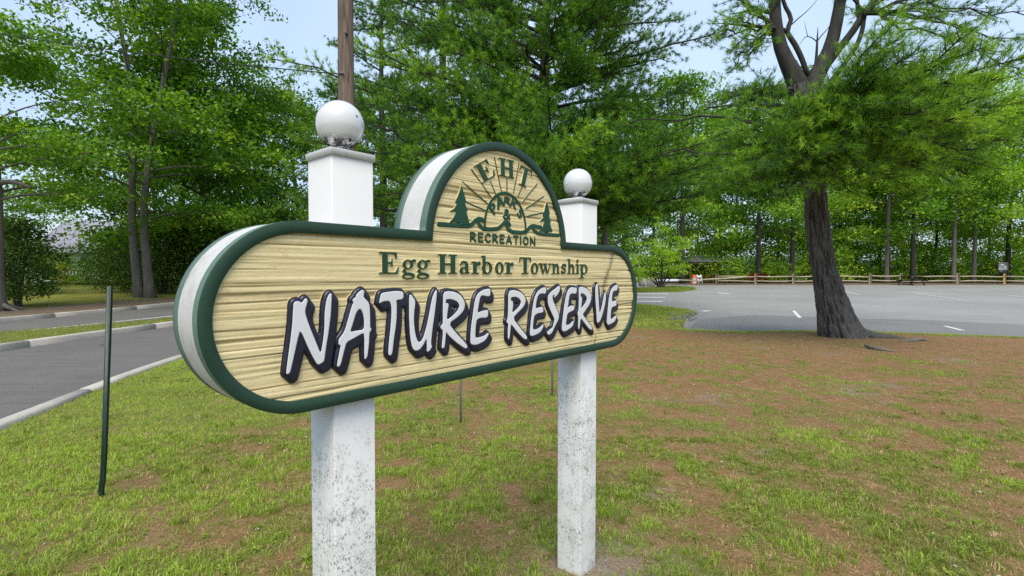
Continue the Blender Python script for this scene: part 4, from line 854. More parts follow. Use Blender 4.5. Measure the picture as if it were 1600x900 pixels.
# ------------------------------------------------------------------ trees
def unit(v): return v / (np.linalg.norm(v, axis=-1, keepdims=True) + 1e-9)
def leaves(C, size, tint, up=.6, aspect=.6):
    n = len(C); nrm = unit(rng.normal(0, 1, (n, 3)) + np.array([0, 0, up * 1.6])); a = unit(np.cross(nrm, rng.normal(0, 1, (n, 3)))); b = np.cross(nrm, a)
    s = (size * rng.uniform(.6, 1.25, n))[:, None]
    V = np.stack([C - a * s * .5, C + b * s * .5 * aspect + nrm * s * .06, C + a * s * .5, C - b * s * .5 * aspect + nrm * s * .06], 1).reshape(-1, 3); i = np.arange(n)[:, None] * 4
    return V, i + [0, 1, 2, 3], np.repeat(tint, 4)
def bez(p0, p1, p2, n):
    t = np.linspace(0, 1, n)[:, None]; return (1-t)**2 * p0 + 2*t*(1-t) * p1 + t**2 * p2
def decid(H, Rr, h0, seed, leaf, n_limb=16, n_leaf=34, trunks=None, r0=.22, shape=.38, sig=.24, sub=6, tw=4, low=1.0, limb_k=5):
    "one broadleaf tree about the origin -> (trunk builder, leaf arrays)"
    g = np.random.default_rng(seed); global rng; rng_keep = rng; rng = g
    wood = MB(); trunks = trunks or [[(0, 0, -.2), (g.normal(0, .12), g.normal(0, .12), H * .35), (g.normal(0, .3), g.normal(0, .3), H * .7), (g.normal(0, .4), g.normal(0, .4), H * .96)]]
    C, T = [], []
    for tp in trunks:
        P = smooth_path(tp, 18); hh = P[:, 2]; rad = r0 * np.clip(1 - hh / (H * 1.04), .06, 1) ** .8 * (1 + .55 * np.exp(-np.clip(hh, 0, 9) / .35)); wood.tube(P, rad, 10)
        nl = max(4, n_limb // len(trunks))
        for k in range(nl):
            f = (k + g.uniform(.1, .9)) / nl; h = h0 + (H * .95 - h0) * f; p0 = np.array([np.interp(h, hh, P[:, d]) for d in range(3)])
            prof = (max(.0, 1 - abs(f - shape) / (1 - shape if f > shape else shape + .35))) ** .55 * .95 + .14
            L = Rr * prof * g.uniform(.75, 1.12); az = k * 2.4 + g.normal(0, .5); el = R(8 + 58 * f ** 1.3) + g.normal(0, .12)
            d = np.array([math.cos(az) * math.cos(el), math.sin(az) * math.cos(el), math.sin(el)]); p2 = p0 + d * L; p1 = p0 + d * L * .5 + np.array([0, 0, L * .12]); p2[2] -= L * .10 * low
            B = bez(p0, p1, p2, 7); rl = np.interp(h, hh, rad) * .34; wood.tube(B, np.linspace(rl, rl * .16, 7), limb_k, False)
            for q in range(sub):
                t = g.uniform(.22, 1.0) if q else 1.0; bi = B[int(round(t * 6))]; az2 = az + g.choice([-1, 1]) * g.uniform(.35, 1.2) * (t < .99); el2 = g.uniform(-.2, .6)
                d2 = np.array([math.cos(az2) * math.cos(el2), math.sin(az2) * math.cos(el2), math.sin(el2)]); L2 = L * g.uniform(.25, .45) + .35; S = bez(bi, bi + d2 * L2 * .5 + [0, 0, .08 * L2], bi + d2 * L2 - [0, 0, .08 * L2], 4)
                wood.tube(S, np.linspace(rl * .3, rl * .08, 4), 3, False)
                for w in range(tw):
                    c = S[1] + (S[3] - S[1]) * g.uniform(.1, 1.1) + g.normal(0, .18 * L2 + .1, 3) * [1, 1, .5]; n = int(n_leaf * g.uniform(.5, 1.4))
                    C.append(c + g.normal(0, 1, (n, 3)) * [sig * 1.35, sig * 1.35, sig * .55]); T.append(np.clip(np.full(n, g.normal(.5, .2)) + g.normal(0, .12, n), 0, 1))
    C = np.concatenate(C); T = np.concatenate(T); out = leaves(C, np.full(len(C), leaf), T); rng = rng_keep; return wood, out
def put_tree(name, loc, wood, lv, bark, leafm, label, group=None, cat='tree', crown='crown', rz=0):
    root = empty(name, loc, rz, label, cat, group); wood.build('trunk', bark, root, True); V, F, T = lv; mesh_obj(crown, V, F, leafm, root, dict(tint=T)); return root
def copy_thing(src, loc, rz, s, label, group=None):
    r = src.copy(); COL.objects.link(r); r.location = loc; r.rotation_euler = (0, 0, rz); r.scale = s if isinstance(s, tuple) else (s, s, s); r['label'] = label
    if group: r['group'] = group
    elif 'group' in r: del r['group']
    for ch in src.children: c = ch.copy(); COL.objects.link(c); c.parent = r
    return r

# --- left: the big double-trunk maple by the road
g0 = G(226, 470)
w, lv = decid(18.5, 5.5, 3.6, 31, .2, 42, 38, [[(-.22, 0, -.2), (-.38, 0, 1.5), (-.6, .1, 4), (-.5, .2, 9), (-1.2, .2, 14), (-1.6, 0, 17.5)], [(.25, .05, -.2), (.12, .05, 1.6), (-.1, .2, 4), (.5, .4, 9), (1.5, .4, 13.5), (2.2, .2, 17)]], .21, .50, .24, 7, 5)
put_tree('maple_tree', tuple(g0), w, lv, M_bark_grey, M_leaf, 'large broadleaf tree with twin pale grey trunks at the roadside left of the sign', 'trees along the entry road')
g1 = np.array([-17.6, 17.3, .12])
w, lv = decid(9.4, 3.6, 3.6, 33, .15, 17, 44, [[(0, 0, -.2), (.08, 0, 2), (.05, .05, 5), (-.2, 0, 7), (-.4, 0, 9.2)]], .24, .45, .25)
P_ = bez(np.array([.05, 0, 4.2]), np.array([.6, -.1, 4.55]), np.array([1.5, -.2, 4.15]), 8); w.tube(P_, np.linspace(.11, .05, 8), 7)
for a in np.linspace(0, 6.28, 7)[:-1]: w.tube(bez(np.array([0, 0, .35]), np.array([.35*math.cos(a), .35*math.sin(a), .1]), np.array([.95*math.cos(a), .95*math.sin(a), -.06]), 5), np.linspace(.13, .03, 5), 6, False)
put_tree('broadleaf_tree', tuple(g1), w, lv, M_bark_grey, M_leaf, 'broadleaf tree at the left edge with a broken bare limb and spreading roots', 'trees along the entry road')
w, lv = decid(13.4, 4.3, 2.4, 35, .21, 24, 28, [[(.5, 0, -.2), (.35, 0, 3), (-.2, 0, 6.5), (-.7, 0, 10), (-.9, 0, 14)]], .24, .4, .3)
tA = put_tree('broadleaf_tree', tuple(W(322, 430, 29.5) * [1, 1, 0] + [0, 0, .15]), w, lv, M_bark_grey, M_leaf, 'broadleaf tree with a leaning grey trunk right of the twin-trunk maple', 'trees along the entry road')
w, lv = decid(12.6, 4.4, 1.6, 37, .22, 22, 30, None, .2, .4, .32)
tB = put_tree('broadleaf_tree', tuple(W(410, 430, 32) * [1, 1, 0] + [0, 0, .2]), w, lv, M_bark_dark, M_leaf, 'mid green broadleaf tree showing above the left end of the sign', 'trees along the entry road')
spots = [(470, 36, .95, 1.0, tA, 'broadleaf tree whose top stands just left of the left ball finial'), (245, 36, .95, 2.2, tB, 'broadleaf tree standing directly behind the twin-trunk maple'), (-65, 33, 1.0, .7, tA, 'thin topped broadleaf tree behind the evergreen bush on the left'), (290, 29, 1.2, 3.9, tB, 'bushy broadleaf tree filling the gap right of the twin trunks'), (285, 40, 1.2, 3.1, tB, 'tall broadleaf tree showing between the maple and the leaning trunk'), (560, 44, 1.25, 4.0, tA, 'broadleaf tree behind the utility pole, half hidden by pine'), (-80, 27, .78, 5.0, tB, 'broadleaf tree cut off by the left border of the photo'), (365, 42, 1.0, 1.7, tA, 'broadleaf tree in the second row above the rounded end of the sign'), (650, 48, 1.2, 2.6, tB, 'dim broadleaf tree seen through the middle pine branches'), (760, 50, 1.15, .4, tA, 'dim broadleaf tree far behind the sign arch')]
for px, Z, s, rz, src, lab in spots:
    p = W(px, 430, Z); copy_thing(src, (p[0], p[1], .15), rz, s, lab, 'trees along the entry road')

# --- shrubs and understory
def shrub(H, Rr, seed, leaf, n=60, per=40, stems=5, sig=.2):
    g = np.random.default_rng(seed); global rng; keep = rng; rng = g; wood = MB(); C, T = [], []
    for k in range(stems):
        a = g.uniform(0, 6.283); q = Rr * g.uniform(.2, .8); wood.tube(bez(np.array([.06*math.cos(a), .06*math.sin(a), -.1]), np.array([.35*q*math.cos(a), .35*q*math.sin(a), H*.5]), np.array([q*math.cos(a), q*math.sin(a), H*g.uniform(.65, .95)]), 6), np.linspace(.045*H/3, .01, 6), 5, False)
    for k in range(n):
        a = g.uniform(0, 6.283); f = g.uniform(0, 1); q = Rr * math.sqrt(g.uniform(.05, 1)) * math.sqrt(max(.05, 1 - (abs(f - .42) / .62) ** 2)); c = np.array([q*math.cos(a), q*math.sin(a), .12*H + .85*H*f]); m = int(per * g.uniform(.6, 1.4))
        C.append(c + g.normal(0, 1, (m, 3)) * [sig*1.3, sig*1.3, sig*.7]); T.append(np.clip(np.full(m, g.normal(.5, .2)) + g.normal(0, .12, m), 0, 1))
    C = np.concatenate(C); out = leaves(C, np.full(len(C), leaf), np.concatenate(T)); rng = keep; return wood, out
w, lv = shrub(3.3, 1.1, 41, .12, 120, 60, 5, .2); p = G(30, 481, .1)
put_tree('evergreen_bush', (p[0], p[1], .12), w, lv, M_bark_dark, M_leaf_dark, 'dark evergreen bush at the road edge on the far left', None, 'bush', 'foliage')
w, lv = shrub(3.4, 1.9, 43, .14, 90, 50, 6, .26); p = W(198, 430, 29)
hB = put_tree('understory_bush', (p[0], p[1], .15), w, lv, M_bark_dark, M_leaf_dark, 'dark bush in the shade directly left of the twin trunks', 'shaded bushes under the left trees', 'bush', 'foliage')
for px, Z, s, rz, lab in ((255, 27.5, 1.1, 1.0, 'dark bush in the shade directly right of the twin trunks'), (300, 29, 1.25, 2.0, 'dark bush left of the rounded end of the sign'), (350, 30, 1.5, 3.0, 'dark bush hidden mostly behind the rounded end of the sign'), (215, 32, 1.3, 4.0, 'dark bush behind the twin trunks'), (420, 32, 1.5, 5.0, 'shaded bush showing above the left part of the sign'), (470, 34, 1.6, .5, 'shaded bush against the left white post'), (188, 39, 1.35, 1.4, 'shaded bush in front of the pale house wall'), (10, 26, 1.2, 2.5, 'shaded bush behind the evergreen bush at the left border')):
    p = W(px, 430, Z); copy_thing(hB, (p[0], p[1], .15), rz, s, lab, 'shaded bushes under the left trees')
w, lv = shrub(2.3, 1.5, 45, .15, 60, 40, 5, .25); p = W(140, 430, 40)
b1 = put_tree('garden_bush', (p[0], p[1], .3), w, lv, M_bark_dark, M_leaf, 'green garden bush before the white porch railing', 'garden bushes by the house', 'bush', 'foliage')
p = W(118, 430, 43); copy_thing(b1, (p[0], p[1], .4), 2.0, .8, 'small green garden bush right of the yellow bush', 'garden bushes by the house')
p = W(70, 430, 42); copy_thing(b1, (p[0], p[1], .4), 4.0, 1.2, 'green garden bush left of the yellow bush', 'garden bushes by the house')
w, lv = shrub(1.9, .85, 47, .13, 40, 40, 4, .18); p = W(98, 430, 40)
put_tree('yellow_bush', (p[0], p[1], .3), w, lv, M_bark_dark, M_leaf_yellow, 'small yellow green bush at the back of the shaded lawn', None, 'bush', 'foliage')

# --- pines
def pine_foliage(limbs, seed, nl=.11, nn=20, step=.24, tw=.85, start=.28, wood=None, nw=.0035, tuft_gap=.13, droop=.0, density=1.0, tone=.55, lift=.2):
    "limbs: list of polylines; builds side twigs and needle tufts -> arrays"
    g = np.random.default_rng(seed); TP, TD, TT = [], [], []
    for B in limbs:
        B = np.asarray(B, float); s = np.r_[0, np.cumsum(np.linalg.norm(np.diff(B, axis=0), axis=1))]; L = s[-1]; base = g.normal(tone, .17)
        q = L * start
        while q < L:
            t = q / L; p = np.array([np.interp(q, s, B[:, d]) for d in range(3)]); p2 = np.array([np.interp(min(q + .1, L), s, B[:, d]) for d in range(3)]); p1 = np.array([np.interp(max(q - .1, 0), s, B[:, d]) for d in range(3)])
            T = unit(p2 - p1); side = unit(np.cross(T, [0, 0, 1]))
            for sg in (-1, 1):
                if g.uniform() > density: continue
                ang = g.uniform(.55, 1.1) * (1 - .35 * t); d = unit(T * math.cos(ang) + sg * side * math.sin(ang) + np.array([0, 0, g.normal(.12, lift) - droop])); ln = tw * g.uniform(.5, 1.15) * (1.05 - .6 * t) * (.45 + .55 * min(1, (t - start) * 4 + .35))
                e = p + d * ln + np.array([0, 0, .10 * ln]); S = bez(p, p + d * ln * .55 - np.array([0, 0, .04 * ln]), e, 4)
                if wood is not None: wood.tube(S, np.linspace(.009, .004, 4), 3, False)
                m = max(2, int(ln / tuft_gap)); ft = np.linspace(.25, 1, m)
                for f in ft:
                    c = S[0] * (1 - f)**2 + 2 * f * (1 - f) * (p + d * ln * .55 - np.array([0, 0, .04 * ln])) + f**2 * e
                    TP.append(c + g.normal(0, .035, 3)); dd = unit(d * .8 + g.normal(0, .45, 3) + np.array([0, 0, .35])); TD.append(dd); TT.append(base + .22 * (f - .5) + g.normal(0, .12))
            q += step * g.uniform(.7, 1.3)
        for f in range(4): TP.append(B[-1] + g.normal(0, .05, 3)); TD.append(unit(B[-1] - B[-2] + g.normal(0, .25, 3) + np.array([0, 0, .2]))); TT.append(base + .2)
    TP, TD, TT = np.array(TP), np.array(TD), np.array(TT); n = len(TP); N = n * nn
    D = np.repeat(TD, nn, 0); a = unit(np.cross(D, g.normal(0, 1, (N, 3)))); ph = g.uniform(.2, 1.25, N)[:, None]; dr = unit(D * np.cos(ph) + a * np.sin(ph)); dr[:, 2] -= .08; ln = (nl * g.uniform(.7, 1.15, N))[:, None]
    b = np.repeat(TP, nn, 0) + D * g.uniform(-.05, .04, N)[:, None]; sd_ = unit(np.cross(dr, g.normal(0, 1, (N, 3)))) * nw; i = np.arange(N)[:, None] * 3
    V = np.stack([b - sd_, b + sd_, b + dr * ln], 1).reshape(-1, 3); tn = np.clip(np.repeat(TT, nn) + g.normal(0, .07, N), 0, 1)
    return V, i + [0, 1, 2], np.repeat(tn, 3)
def limb(p0, p1, up=.08, n=9, wob=.03, seed=0):
    g = np.random.default_rng(seed); p0, p1 = np.asarray(p0, float), np.asarray(p1, float); L = np.linalg.norm(p1 - p0)
    B = bez(p0, (p0 + p1) / 2 + np.array([0, 0, up * L]), p1, n); B[1:-1] += g.normal(0, wob * L * .25, (n - 2, 3)); return B

# middle white pine: a straight trunk about 19 m away carrying long whorled limbs
cx, cy_ = W(851, 430, 19)[0], 19.0
root = empty('white_pine', (0, 0, 0), 0, 'tall white pine with long sweeping limbs behind the sign arch', 'tree')
root.location = (cx, cy_, 0); off = np.array([cx, cy_, 0])
tr = MB(); tr.tube(smooth_path([(0, 0, -.2), (.03, 0, 4), (-.05, 0, 8), (.05, 0, 11), (0, 0, 17)], 24), np.interp(np.linspace(0, 17, 24), [0, .6, 9, 17], [.36, .26, .17, .05]), 12)
tgt = [(1132, 48, 16), (1085, 145, 16.5), (1155, 215, 14.5), (1085, 190, 14), (1000, 185, 13), (900, 225, 12.8), (1040, 262, 13.5), (1120, 292, 14.5), (960, 300, 14), (1000, 110, 17), (960, 20, 18), (1060, 30, 19), (1110, -20, 20), (900, -30, 17.5), (930, 60, 16.5),
       (600, 165, 14), (520, 140, 13.5), (425, 92, 14.5), (565, 70, 15), (615, 25, 16), (650, 110, 14.5), (700, 190, 13.5), (640, 235, 13), (760, 150, 13.6), (600, 275, 14.5), (450, 275, 15.5), (470, 215, 16), (745, 5, 17), (640, -40, 17), (575, -30, 19), (700, 80, 15.5), (820, 185, 13), (860, 150, 14), (770, 240, 12.6), (1000, 240, 12.8), (1090, 240, 14), (1180, 260, 16), (680, 290, 15), (1050, 330, 16), (940, 345, 17), (560, 190, 13.2), (1010, 60, 15.5), (880, 15, 15.5), (570, 20, 17), (600, 100, 16), (660, 60, 16), (720, 130, 15.5), (690, -20, 18), (780, -30, 18), (740, 60, 17), (560, 120, 15), (640, 150, 15), (800, 220, 12.5), (720, 250, 12.8), (660, 200, 13), (930, 200, 12.6), (970, 260, 12.6), (1060, 215, 13.4), (1020, 150, 16), (1120, 250, 14.2), (920, 110, 16.5), (1040, 90, 17), (960, -20, 18), (1040, -10, 18.5), (850, 240, 12.6), (1010, 310, 14), (1090, 320, 15), (880, 290, 13), (540, 300, 15), (470, 310, 16)]
limbs = []
for k, (px, py, Z) in enumerate(tgt):
    e = W(px, py, Z) - off; L = np.linalg.norm(e[:2]); h = max(2.6, e[2] - .12 * L + .9 * math.sin(k * 1.7)); B = limb((0, 0, h), e, .05 if px > 800 else .03, 9, .05, k); limbs.append(B); tr.tube(B, np.linspace(.07, .014, 9), 6, False)
for k in range(22):           # the far side and the top of the tree
    a = R(10 + 160 * ((k * .618) % 1)); h = 3.5 + k * .55; L = 5.4 - .18 * k; B = limb((0, 0, h), (L * math.cos(a), L * math.sin(a), h + .5), .05, 7, .05, 90 + k); limbs.append(B); tr.tube(B, np.linspace(.06, .012, 7), 5, False)
wd = MB(); g = np.random.default_rng(67)
for k in range(48):           # limbs filling the near side
    a = R(190 + 160 * g.uniform()); h = g.uniform(3.2, 13.5); L = g.uniform(3.6, 5.6); B = limb((0, 0, h), (L * math.cos(a), L * math.sin(a), h + g.uniform(-.5, .8)), .05, 7, .06, 700 + k); limbs.append(B); tr.tube(B, np.linspace(.05, .01, 7), 5, False)
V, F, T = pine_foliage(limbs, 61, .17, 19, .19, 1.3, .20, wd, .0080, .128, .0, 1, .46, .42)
tr.build('trunk', M_bark_pine, root, True); tag(wd.build('twigs', M_twig, root), kind='stuff'); mesh_obj('crown', V, F, M_needle, root, dict(tint=T))
dead = MB(); g = np.random.default_rng(71)
for k in range(26):           # bare dead twigs inside the crown
    h = g.uniform(5, 11.5); a = g.uniform(2.2, 4.6); L = g.uniform(1.2, 3); e = np.array([math.cos(a) * L, math.sin(a) * L * .6 - .4, h + g.uniform(-.3, .7)]); B = limb((0, 0, h), e, .06, 6, .12, 200 + k); dead.tube(B, np.linspace(.025, .005, 6), 4, False)
    for q in range(3): b = B[2 + q]; dead.tube([b, b + g.normal(0, .35, 3) + [0, 0, .1]], [.008, .003], 3, False)
dead.build('dead_branches', M_twig_dead, root)
# second pine behind it on the left, darker and denser
w_off = np.array([W(690, 430, 24)[0], 24.0, 0]); limbs = []; tr = MB(); tr.tube(smooth_path([(0, 0, -.2), (0, 0, 6), (.1, 0, 12), (0, 0, 20.5)], 16), np.linspace(.3, .05, 16), 10)
g = np.random.default_rng(81)
for k in range(46):
    f = k / 45; h = 3.0 + 16.5 * f; a = k * 2.4 + g.normal(0, .3); L = (1 - .5 * f) * 5.0 * g.uniform(.8, 1.1); B = limb((0, 0, h), (L * math.cos(a), L * math.sin(a), h + L * .14), .04, 7, .06, 300 + k); limbs.append(B); tr.tube(B, np.linspace(.06, .012, 7), 5, False)
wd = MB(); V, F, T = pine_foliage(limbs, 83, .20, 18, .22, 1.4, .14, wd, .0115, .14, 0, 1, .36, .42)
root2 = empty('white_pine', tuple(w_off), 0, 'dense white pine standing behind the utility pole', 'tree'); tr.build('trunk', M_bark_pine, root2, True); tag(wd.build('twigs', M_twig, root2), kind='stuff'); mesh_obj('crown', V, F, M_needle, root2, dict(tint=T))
p = W(945, 430, 30); copy_thing(root2, (p[0], p[1], 0.1), 1.3, .82, 'white pine standing behind the small bright green tree by the entrance')
p = W(795, 430, 25); copy_thing(root2, (p[0], p[1], .1), 5.2, 1.0, 'white pine standing close behind the middle white pine')
p = W(600, 430, 28); copy_thing(root2, (p[0], p[1], 0.1), 4.1, .9, 'white pine seen left of the sign arch behind the left post')

# right: the big leaning pine with a forked stem
base = G(1319, 528); bx, by = base[0], base[1]
def TW(px, py, Z): return W(px, py, Z) - np.array([bx, by, 0])
root = empty('forked_pine', (bx, by, 0), 0, 'big leaning dark pine with forked stem and thick furrowed trunk by the parking lot', 'tree')
pz_ = by
axis = [(np.array([.02, 0, -.1]), .40), (TW(1314, 520, pz_), .37), (TW(1310, 510, pz_), .345), (TW(1305, 490, pz_), .31), (TW(1299, 467, pz_), .28), (TW(1292, 436, pz_), .23), (TW(1284, 400, pz_), .215), (TW(1277, 342, pz_), .195), (TW(1274, 300, pz_ - .05), .185), (TW(1265, 230, pz_ - .1), .19), (TW(1257, 170, pz_ - .15), .24), (TW(1252, 135, pz_ - .15), .24)]
AX = smooth_path([tuple(a) + (r,) for a, r in axis], 150); k = 110; ang = np.arange(k) * 2 * math.pi / k; V = []; GR = []
for p in AX:
    z = p[2]; fl = math.exp(-max(z, 0) / .28)
    a_ = ang + .25 * (vnoise(z * 1.2, 0, 0, 3) - .5)
    wob = .05 * (fbm(np.cos(ang) * 1.2, np.sin(ang) * 1.2, z * .5, 9) - .5) * 2
    plate = vnoise(a_ * 10.2 + .7 * vnoise(ang * 3, z * 5, 0, 17), z * 5.0, 0, 13); plate2 = vnoise(ang * 15, z * 9, 0, 15)
    fur = np.clip((plate - .32) * 4.0, 0, 1) * .035 + .02 * plate2; GR.append(np.clip((.38 - plate) * 5, 0, 1))
    lobes = fl * (.16 * np.clip(np.cos((ang + .25)), 0, 1) ** 2 + .08 * np.clip(np.cos(ang * 4 + 1.2), 0, 1))
    rr = p[3] * (.94 + wob) + fur + lobes; V.append(np.stack([p[0] + rr * np.cos(ang), p[1] + rr * np.sin(ang), np.full(k, z)], 1))
i = np.arange(k); j = (i + 1) % k; mb = MB(); mb.add(np.concatenate(V), np.concatenate([np.stack([q*k+i, q*k+j, (q+1)*k+j, (q+1)*k+i], 1) for q in range(len(AX)-1)]))
def stem(mb, pts, k=10):
    P = smooth_path([tuple(TW(x, y, Z)) + (r,) for x, y, Z, r in pts], 16); m_ = MB(); m_.tube(P[:, :3], P[:, 3], k); m_.build('limb', M_bark_dark, root, True)
Zf = pz_ - .15
stem(mb, [(1256, 160, Zf, .20), (1245, 128, Zf, .20), (1230, 98, Zf, .16), (1219, 71, Zf, .135), (1213, 40, Zf, .12), (1210, 0, Zf, .115), (1208, -60, Zf + .2, .10), (1190, -160, Zf + .4, .05)])
stem(mb, [(1259, 155, Zf, .18), (1275, 120, Zf, .17), (1290, 92, Zf, .145), (1299, 68, Zf, .13), (1307, 35, Zf, .12), (1313, 0, Zf, .11), (1320, -70, Zf, .09), (1330, -160, Zf, .04)])
stem(mb, [(1283, 112, Zf, .09), (1312, 75, Zf, .075), (1335, 45, Zf, .07), (1352, 18, Zf, .065), (1368, 0, Zf, .06), (1400, -50, Zf, .04)])
stem(mb, [(1343, 33, Zf, .05), (1340, 10, Zf, .04), (1338, -40, Zf, .03)]); stem(mb, [(1356, 10, Zf, .02), (1350, 30, Zf, .04), (1347, 48, Zf - .1, .045), (1340, 68, Zf - .1, .045), (1325, 92, Zf - .1, .045), (1300, 125, Zf, .05), (1270, 155, Zf, .06)])
stem(mb, [(1262, 118, Zf, .05), (1252, 90, Zf, .055), (1240, 66, Zf, .055), (1230, 50, Zf, .05), (1236, 30, Zf, .045), (1226, 8, Zf, .04), (1218, -30, Zf, .03)])
stem(mb, [(1272, 118, Zf, .035), (1275, 95, Zf, .03), (1277, 62, Zf, .018), (1278, 42, Zf, .004)], 7); stem(mb, [(1277, 64, Zf, .013), (1284, 55, Zf, .011), (1293, 45, Zf, .008), (1304, 26, Zf, .003)], 5); stem(mb, [(1277, 66, Zf, .013), (1270, 60, Zf, .011), (1262, 57, Zf, .009), (1247, 72, Zf, .003)], 5)
stem(mb, [(1235, 40, Zf, .014), (1246, 30, Zf, .012), (1258, 20, Zf, .009), (1270, 8, Zf, .006), (1282, -8, Zf, .003)], 5); stem(mb, [(1274, 92, Zf, .010), (1282, 84, Zf, .007), (1288, 76, Zf, .003)], 5); stem(mb, [(1262, 57, Zf, .008), (1259, 44, Zf, .005), (1257, 33, Zf, .002)], 5)
stem(mb, [(1228, 48, Zf, .05), (1205, 43, Zf - .1, .04), (1180, 41, Zf - .3, .032), (1120, 36, Zf - .4, .006)]); stem(mb, [(1213, 22, Zf, .045), (1185, 17, Zf, .032), (1140, 22, Zf, .005)])
stem(mb, [(1245, 138, Zf, .055), (1212, 142, Zf - .3, .04), (1180, 152, Zf - .6, .028), (1120, 175, Zf - .9, .006)])
stem(mb, [(1262, 190, Zf, .07), (1300, 185, Zf - .8, .05), (1360, 150, Zf - 1.8, .035), (1440, 110, Zf - 2.6, .01)]); stem(mb, [(1262, 210, Zf, .06), (1230, 215, Zf - .6, .04), (1170, 230, Zf - 1.3, .006)])
for a, L_ in ((-.55, 1.15), (.5, .7)):   # surface roots
    P = np.array([[.28 * math.cos(a), .28 * math.sin(a), .14], [.55 * math.cos(a), .62 * math.sin(a), .07], [L_ * .75 * math.cos(a + .1), L_ * .75 * math.sin(a + .1), .055], [L_ * math.cos(a + .18), L_ * math.sin(a + .18), .0]]); mb.tube(smooth_path(P, 10), np.linspace(.11, .03, 10), 7)
nv_ = sum(len(v) for v in mb.V); GR = np.concatenate(GR); mb.build('trunk', M_bark_big, root, True, dict(groove=np.r_[GR, np.zeros(nv_ - len(GR))]))
tgt = [(1405, 62, 7.6), (1480, 95, 7.4), (1545, 72, 7.2), (1452, 132, 7.3), (1350, 120, 8.2), (1282, 150, 8.6), (1205, 182, 9.0), (1170, 242, 9.2), (1252, 258, 8.8), (1330, 232, 8.0), (1422, 205, 7.6), (1502, 182, 7.5), (1532, 232, 8.0), (1460, 262, 8.2), (1382, 282, 8.5), (1215, 312, 9.4), (1300, 180, 8.3), (1390, 160, 7.6), (1240, 205, 8.7), (1180, 290, 9.3), (1290, 285, 8.9), (1420, 110, 7.5), (1500, 130, 7.3), (1560, 180, 8.2), (1330, 300, 9.2), (1150, 205, 9.3), (1440, 235, 7.8), (1600, 160, 8), (1590, 215, 8.4), (1560, 120, 7.6), (1600, 90, 7.6), (1545, 260, 8.4), (1490, 285, 8.8), (1430, 300, 9), (1120, 235, 9.4), (1110, 280, 9.6), (1390, 45, 7.4), (1500, 60, 7.2), (1360, 200, 8.0), (1310, 135, 8.5), (1160, 270, 9.0), (1200, 262, 8.6), (1150, 300, 9.6), (1255, 300, 9), (1540, 150, 7.6), (1520, 210, 7.8), (1575, 205, 8.4), (1430, 80, 7.2), (1380, 90, 7.7), (1470, 160, 7.2), (1350, 260, 8.2), (1240, 165, 8.8), (1275, 230, 8.6), (1480, 215, 7.9), (1400, 245, 8.1), (1225, 240, 8.9), (1340, 165, 8.1)]
limbs = []; br = MB()
for q, (px, py, Z) in enumerate(tgt):
    e = TW(px, py, Z); s0 = TW(1262 + (10 if px > 1262 else -4), 200 + (q % 5) * 12, Zf) if px > 1240 else TW(1260, 205 + (q % 4) * 12, Zf); B = limb(s0, e, .06, 9, .05, 400 + q); limbs.append(B); br.tube(B, np.linspace(.04, .010, 9), 5, False)
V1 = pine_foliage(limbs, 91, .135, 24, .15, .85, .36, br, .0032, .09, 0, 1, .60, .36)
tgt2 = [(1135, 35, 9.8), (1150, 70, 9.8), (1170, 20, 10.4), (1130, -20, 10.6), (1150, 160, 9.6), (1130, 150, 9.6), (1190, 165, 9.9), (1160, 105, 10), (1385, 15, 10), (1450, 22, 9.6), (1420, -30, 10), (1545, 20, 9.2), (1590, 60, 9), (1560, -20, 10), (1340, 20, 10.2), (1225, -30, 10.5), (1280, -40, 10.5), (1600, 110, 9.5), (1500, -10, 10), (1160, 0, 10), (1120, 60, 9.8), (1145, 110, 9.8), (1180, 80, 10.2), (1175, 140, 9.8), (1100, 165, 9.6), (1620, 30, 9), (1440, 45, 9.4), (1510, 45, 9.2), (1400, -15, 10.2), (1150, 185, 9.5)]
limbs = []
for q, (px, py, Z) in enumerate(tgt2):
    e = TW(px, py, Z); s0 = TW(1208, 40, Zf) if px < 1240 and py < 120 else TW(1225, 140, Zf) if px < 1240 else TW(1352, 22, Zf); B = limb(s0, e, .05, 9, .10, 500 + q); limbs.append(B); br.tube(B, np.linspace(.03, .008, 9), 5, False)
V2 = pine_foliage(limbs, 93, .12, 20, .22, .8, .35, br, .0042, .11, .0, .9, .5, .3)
for q in range(14):           # far side of the crown
    a = R(20 + 140 * ((q * .618) % 1)); h = 3.5 + .13 * q; L_ = 4.2; B = limb(TW(1255, 170, Zf) * [1, 1, 0] + [0, 0, h], np.array([L_ * math.cos(a) - .8, L_ * math.sin(a), h + .6]), .05, 7, .06, 600 + q); br.tube(B, np.linspace(.04, .01, 7), 5, False)
V, F, T = join([V1, V2]); br.build('branches', M_bark_dark, root); mesh_obj('crown', V, F, M_needle, root, dict(tint=T))
# flat root pieces showing in the lawn right of the trunk
mb = MB()
for pts in ([G(1405, 534, .03), G(1425, 532, .06), G(1445, 531, .05), G(1458, 534, .02)], [G(1352, 540, .06), G(1372, 545, .05), G(1398, 549, .03)]):
    mb.tube(smooth_path(pts, 8) - np.array([bx, by, 0]), [.02, .03, .04, .045, .045, .035, .025, .01], 7)
    mb.build('surface_root', M_root, root, True); mb = MB()

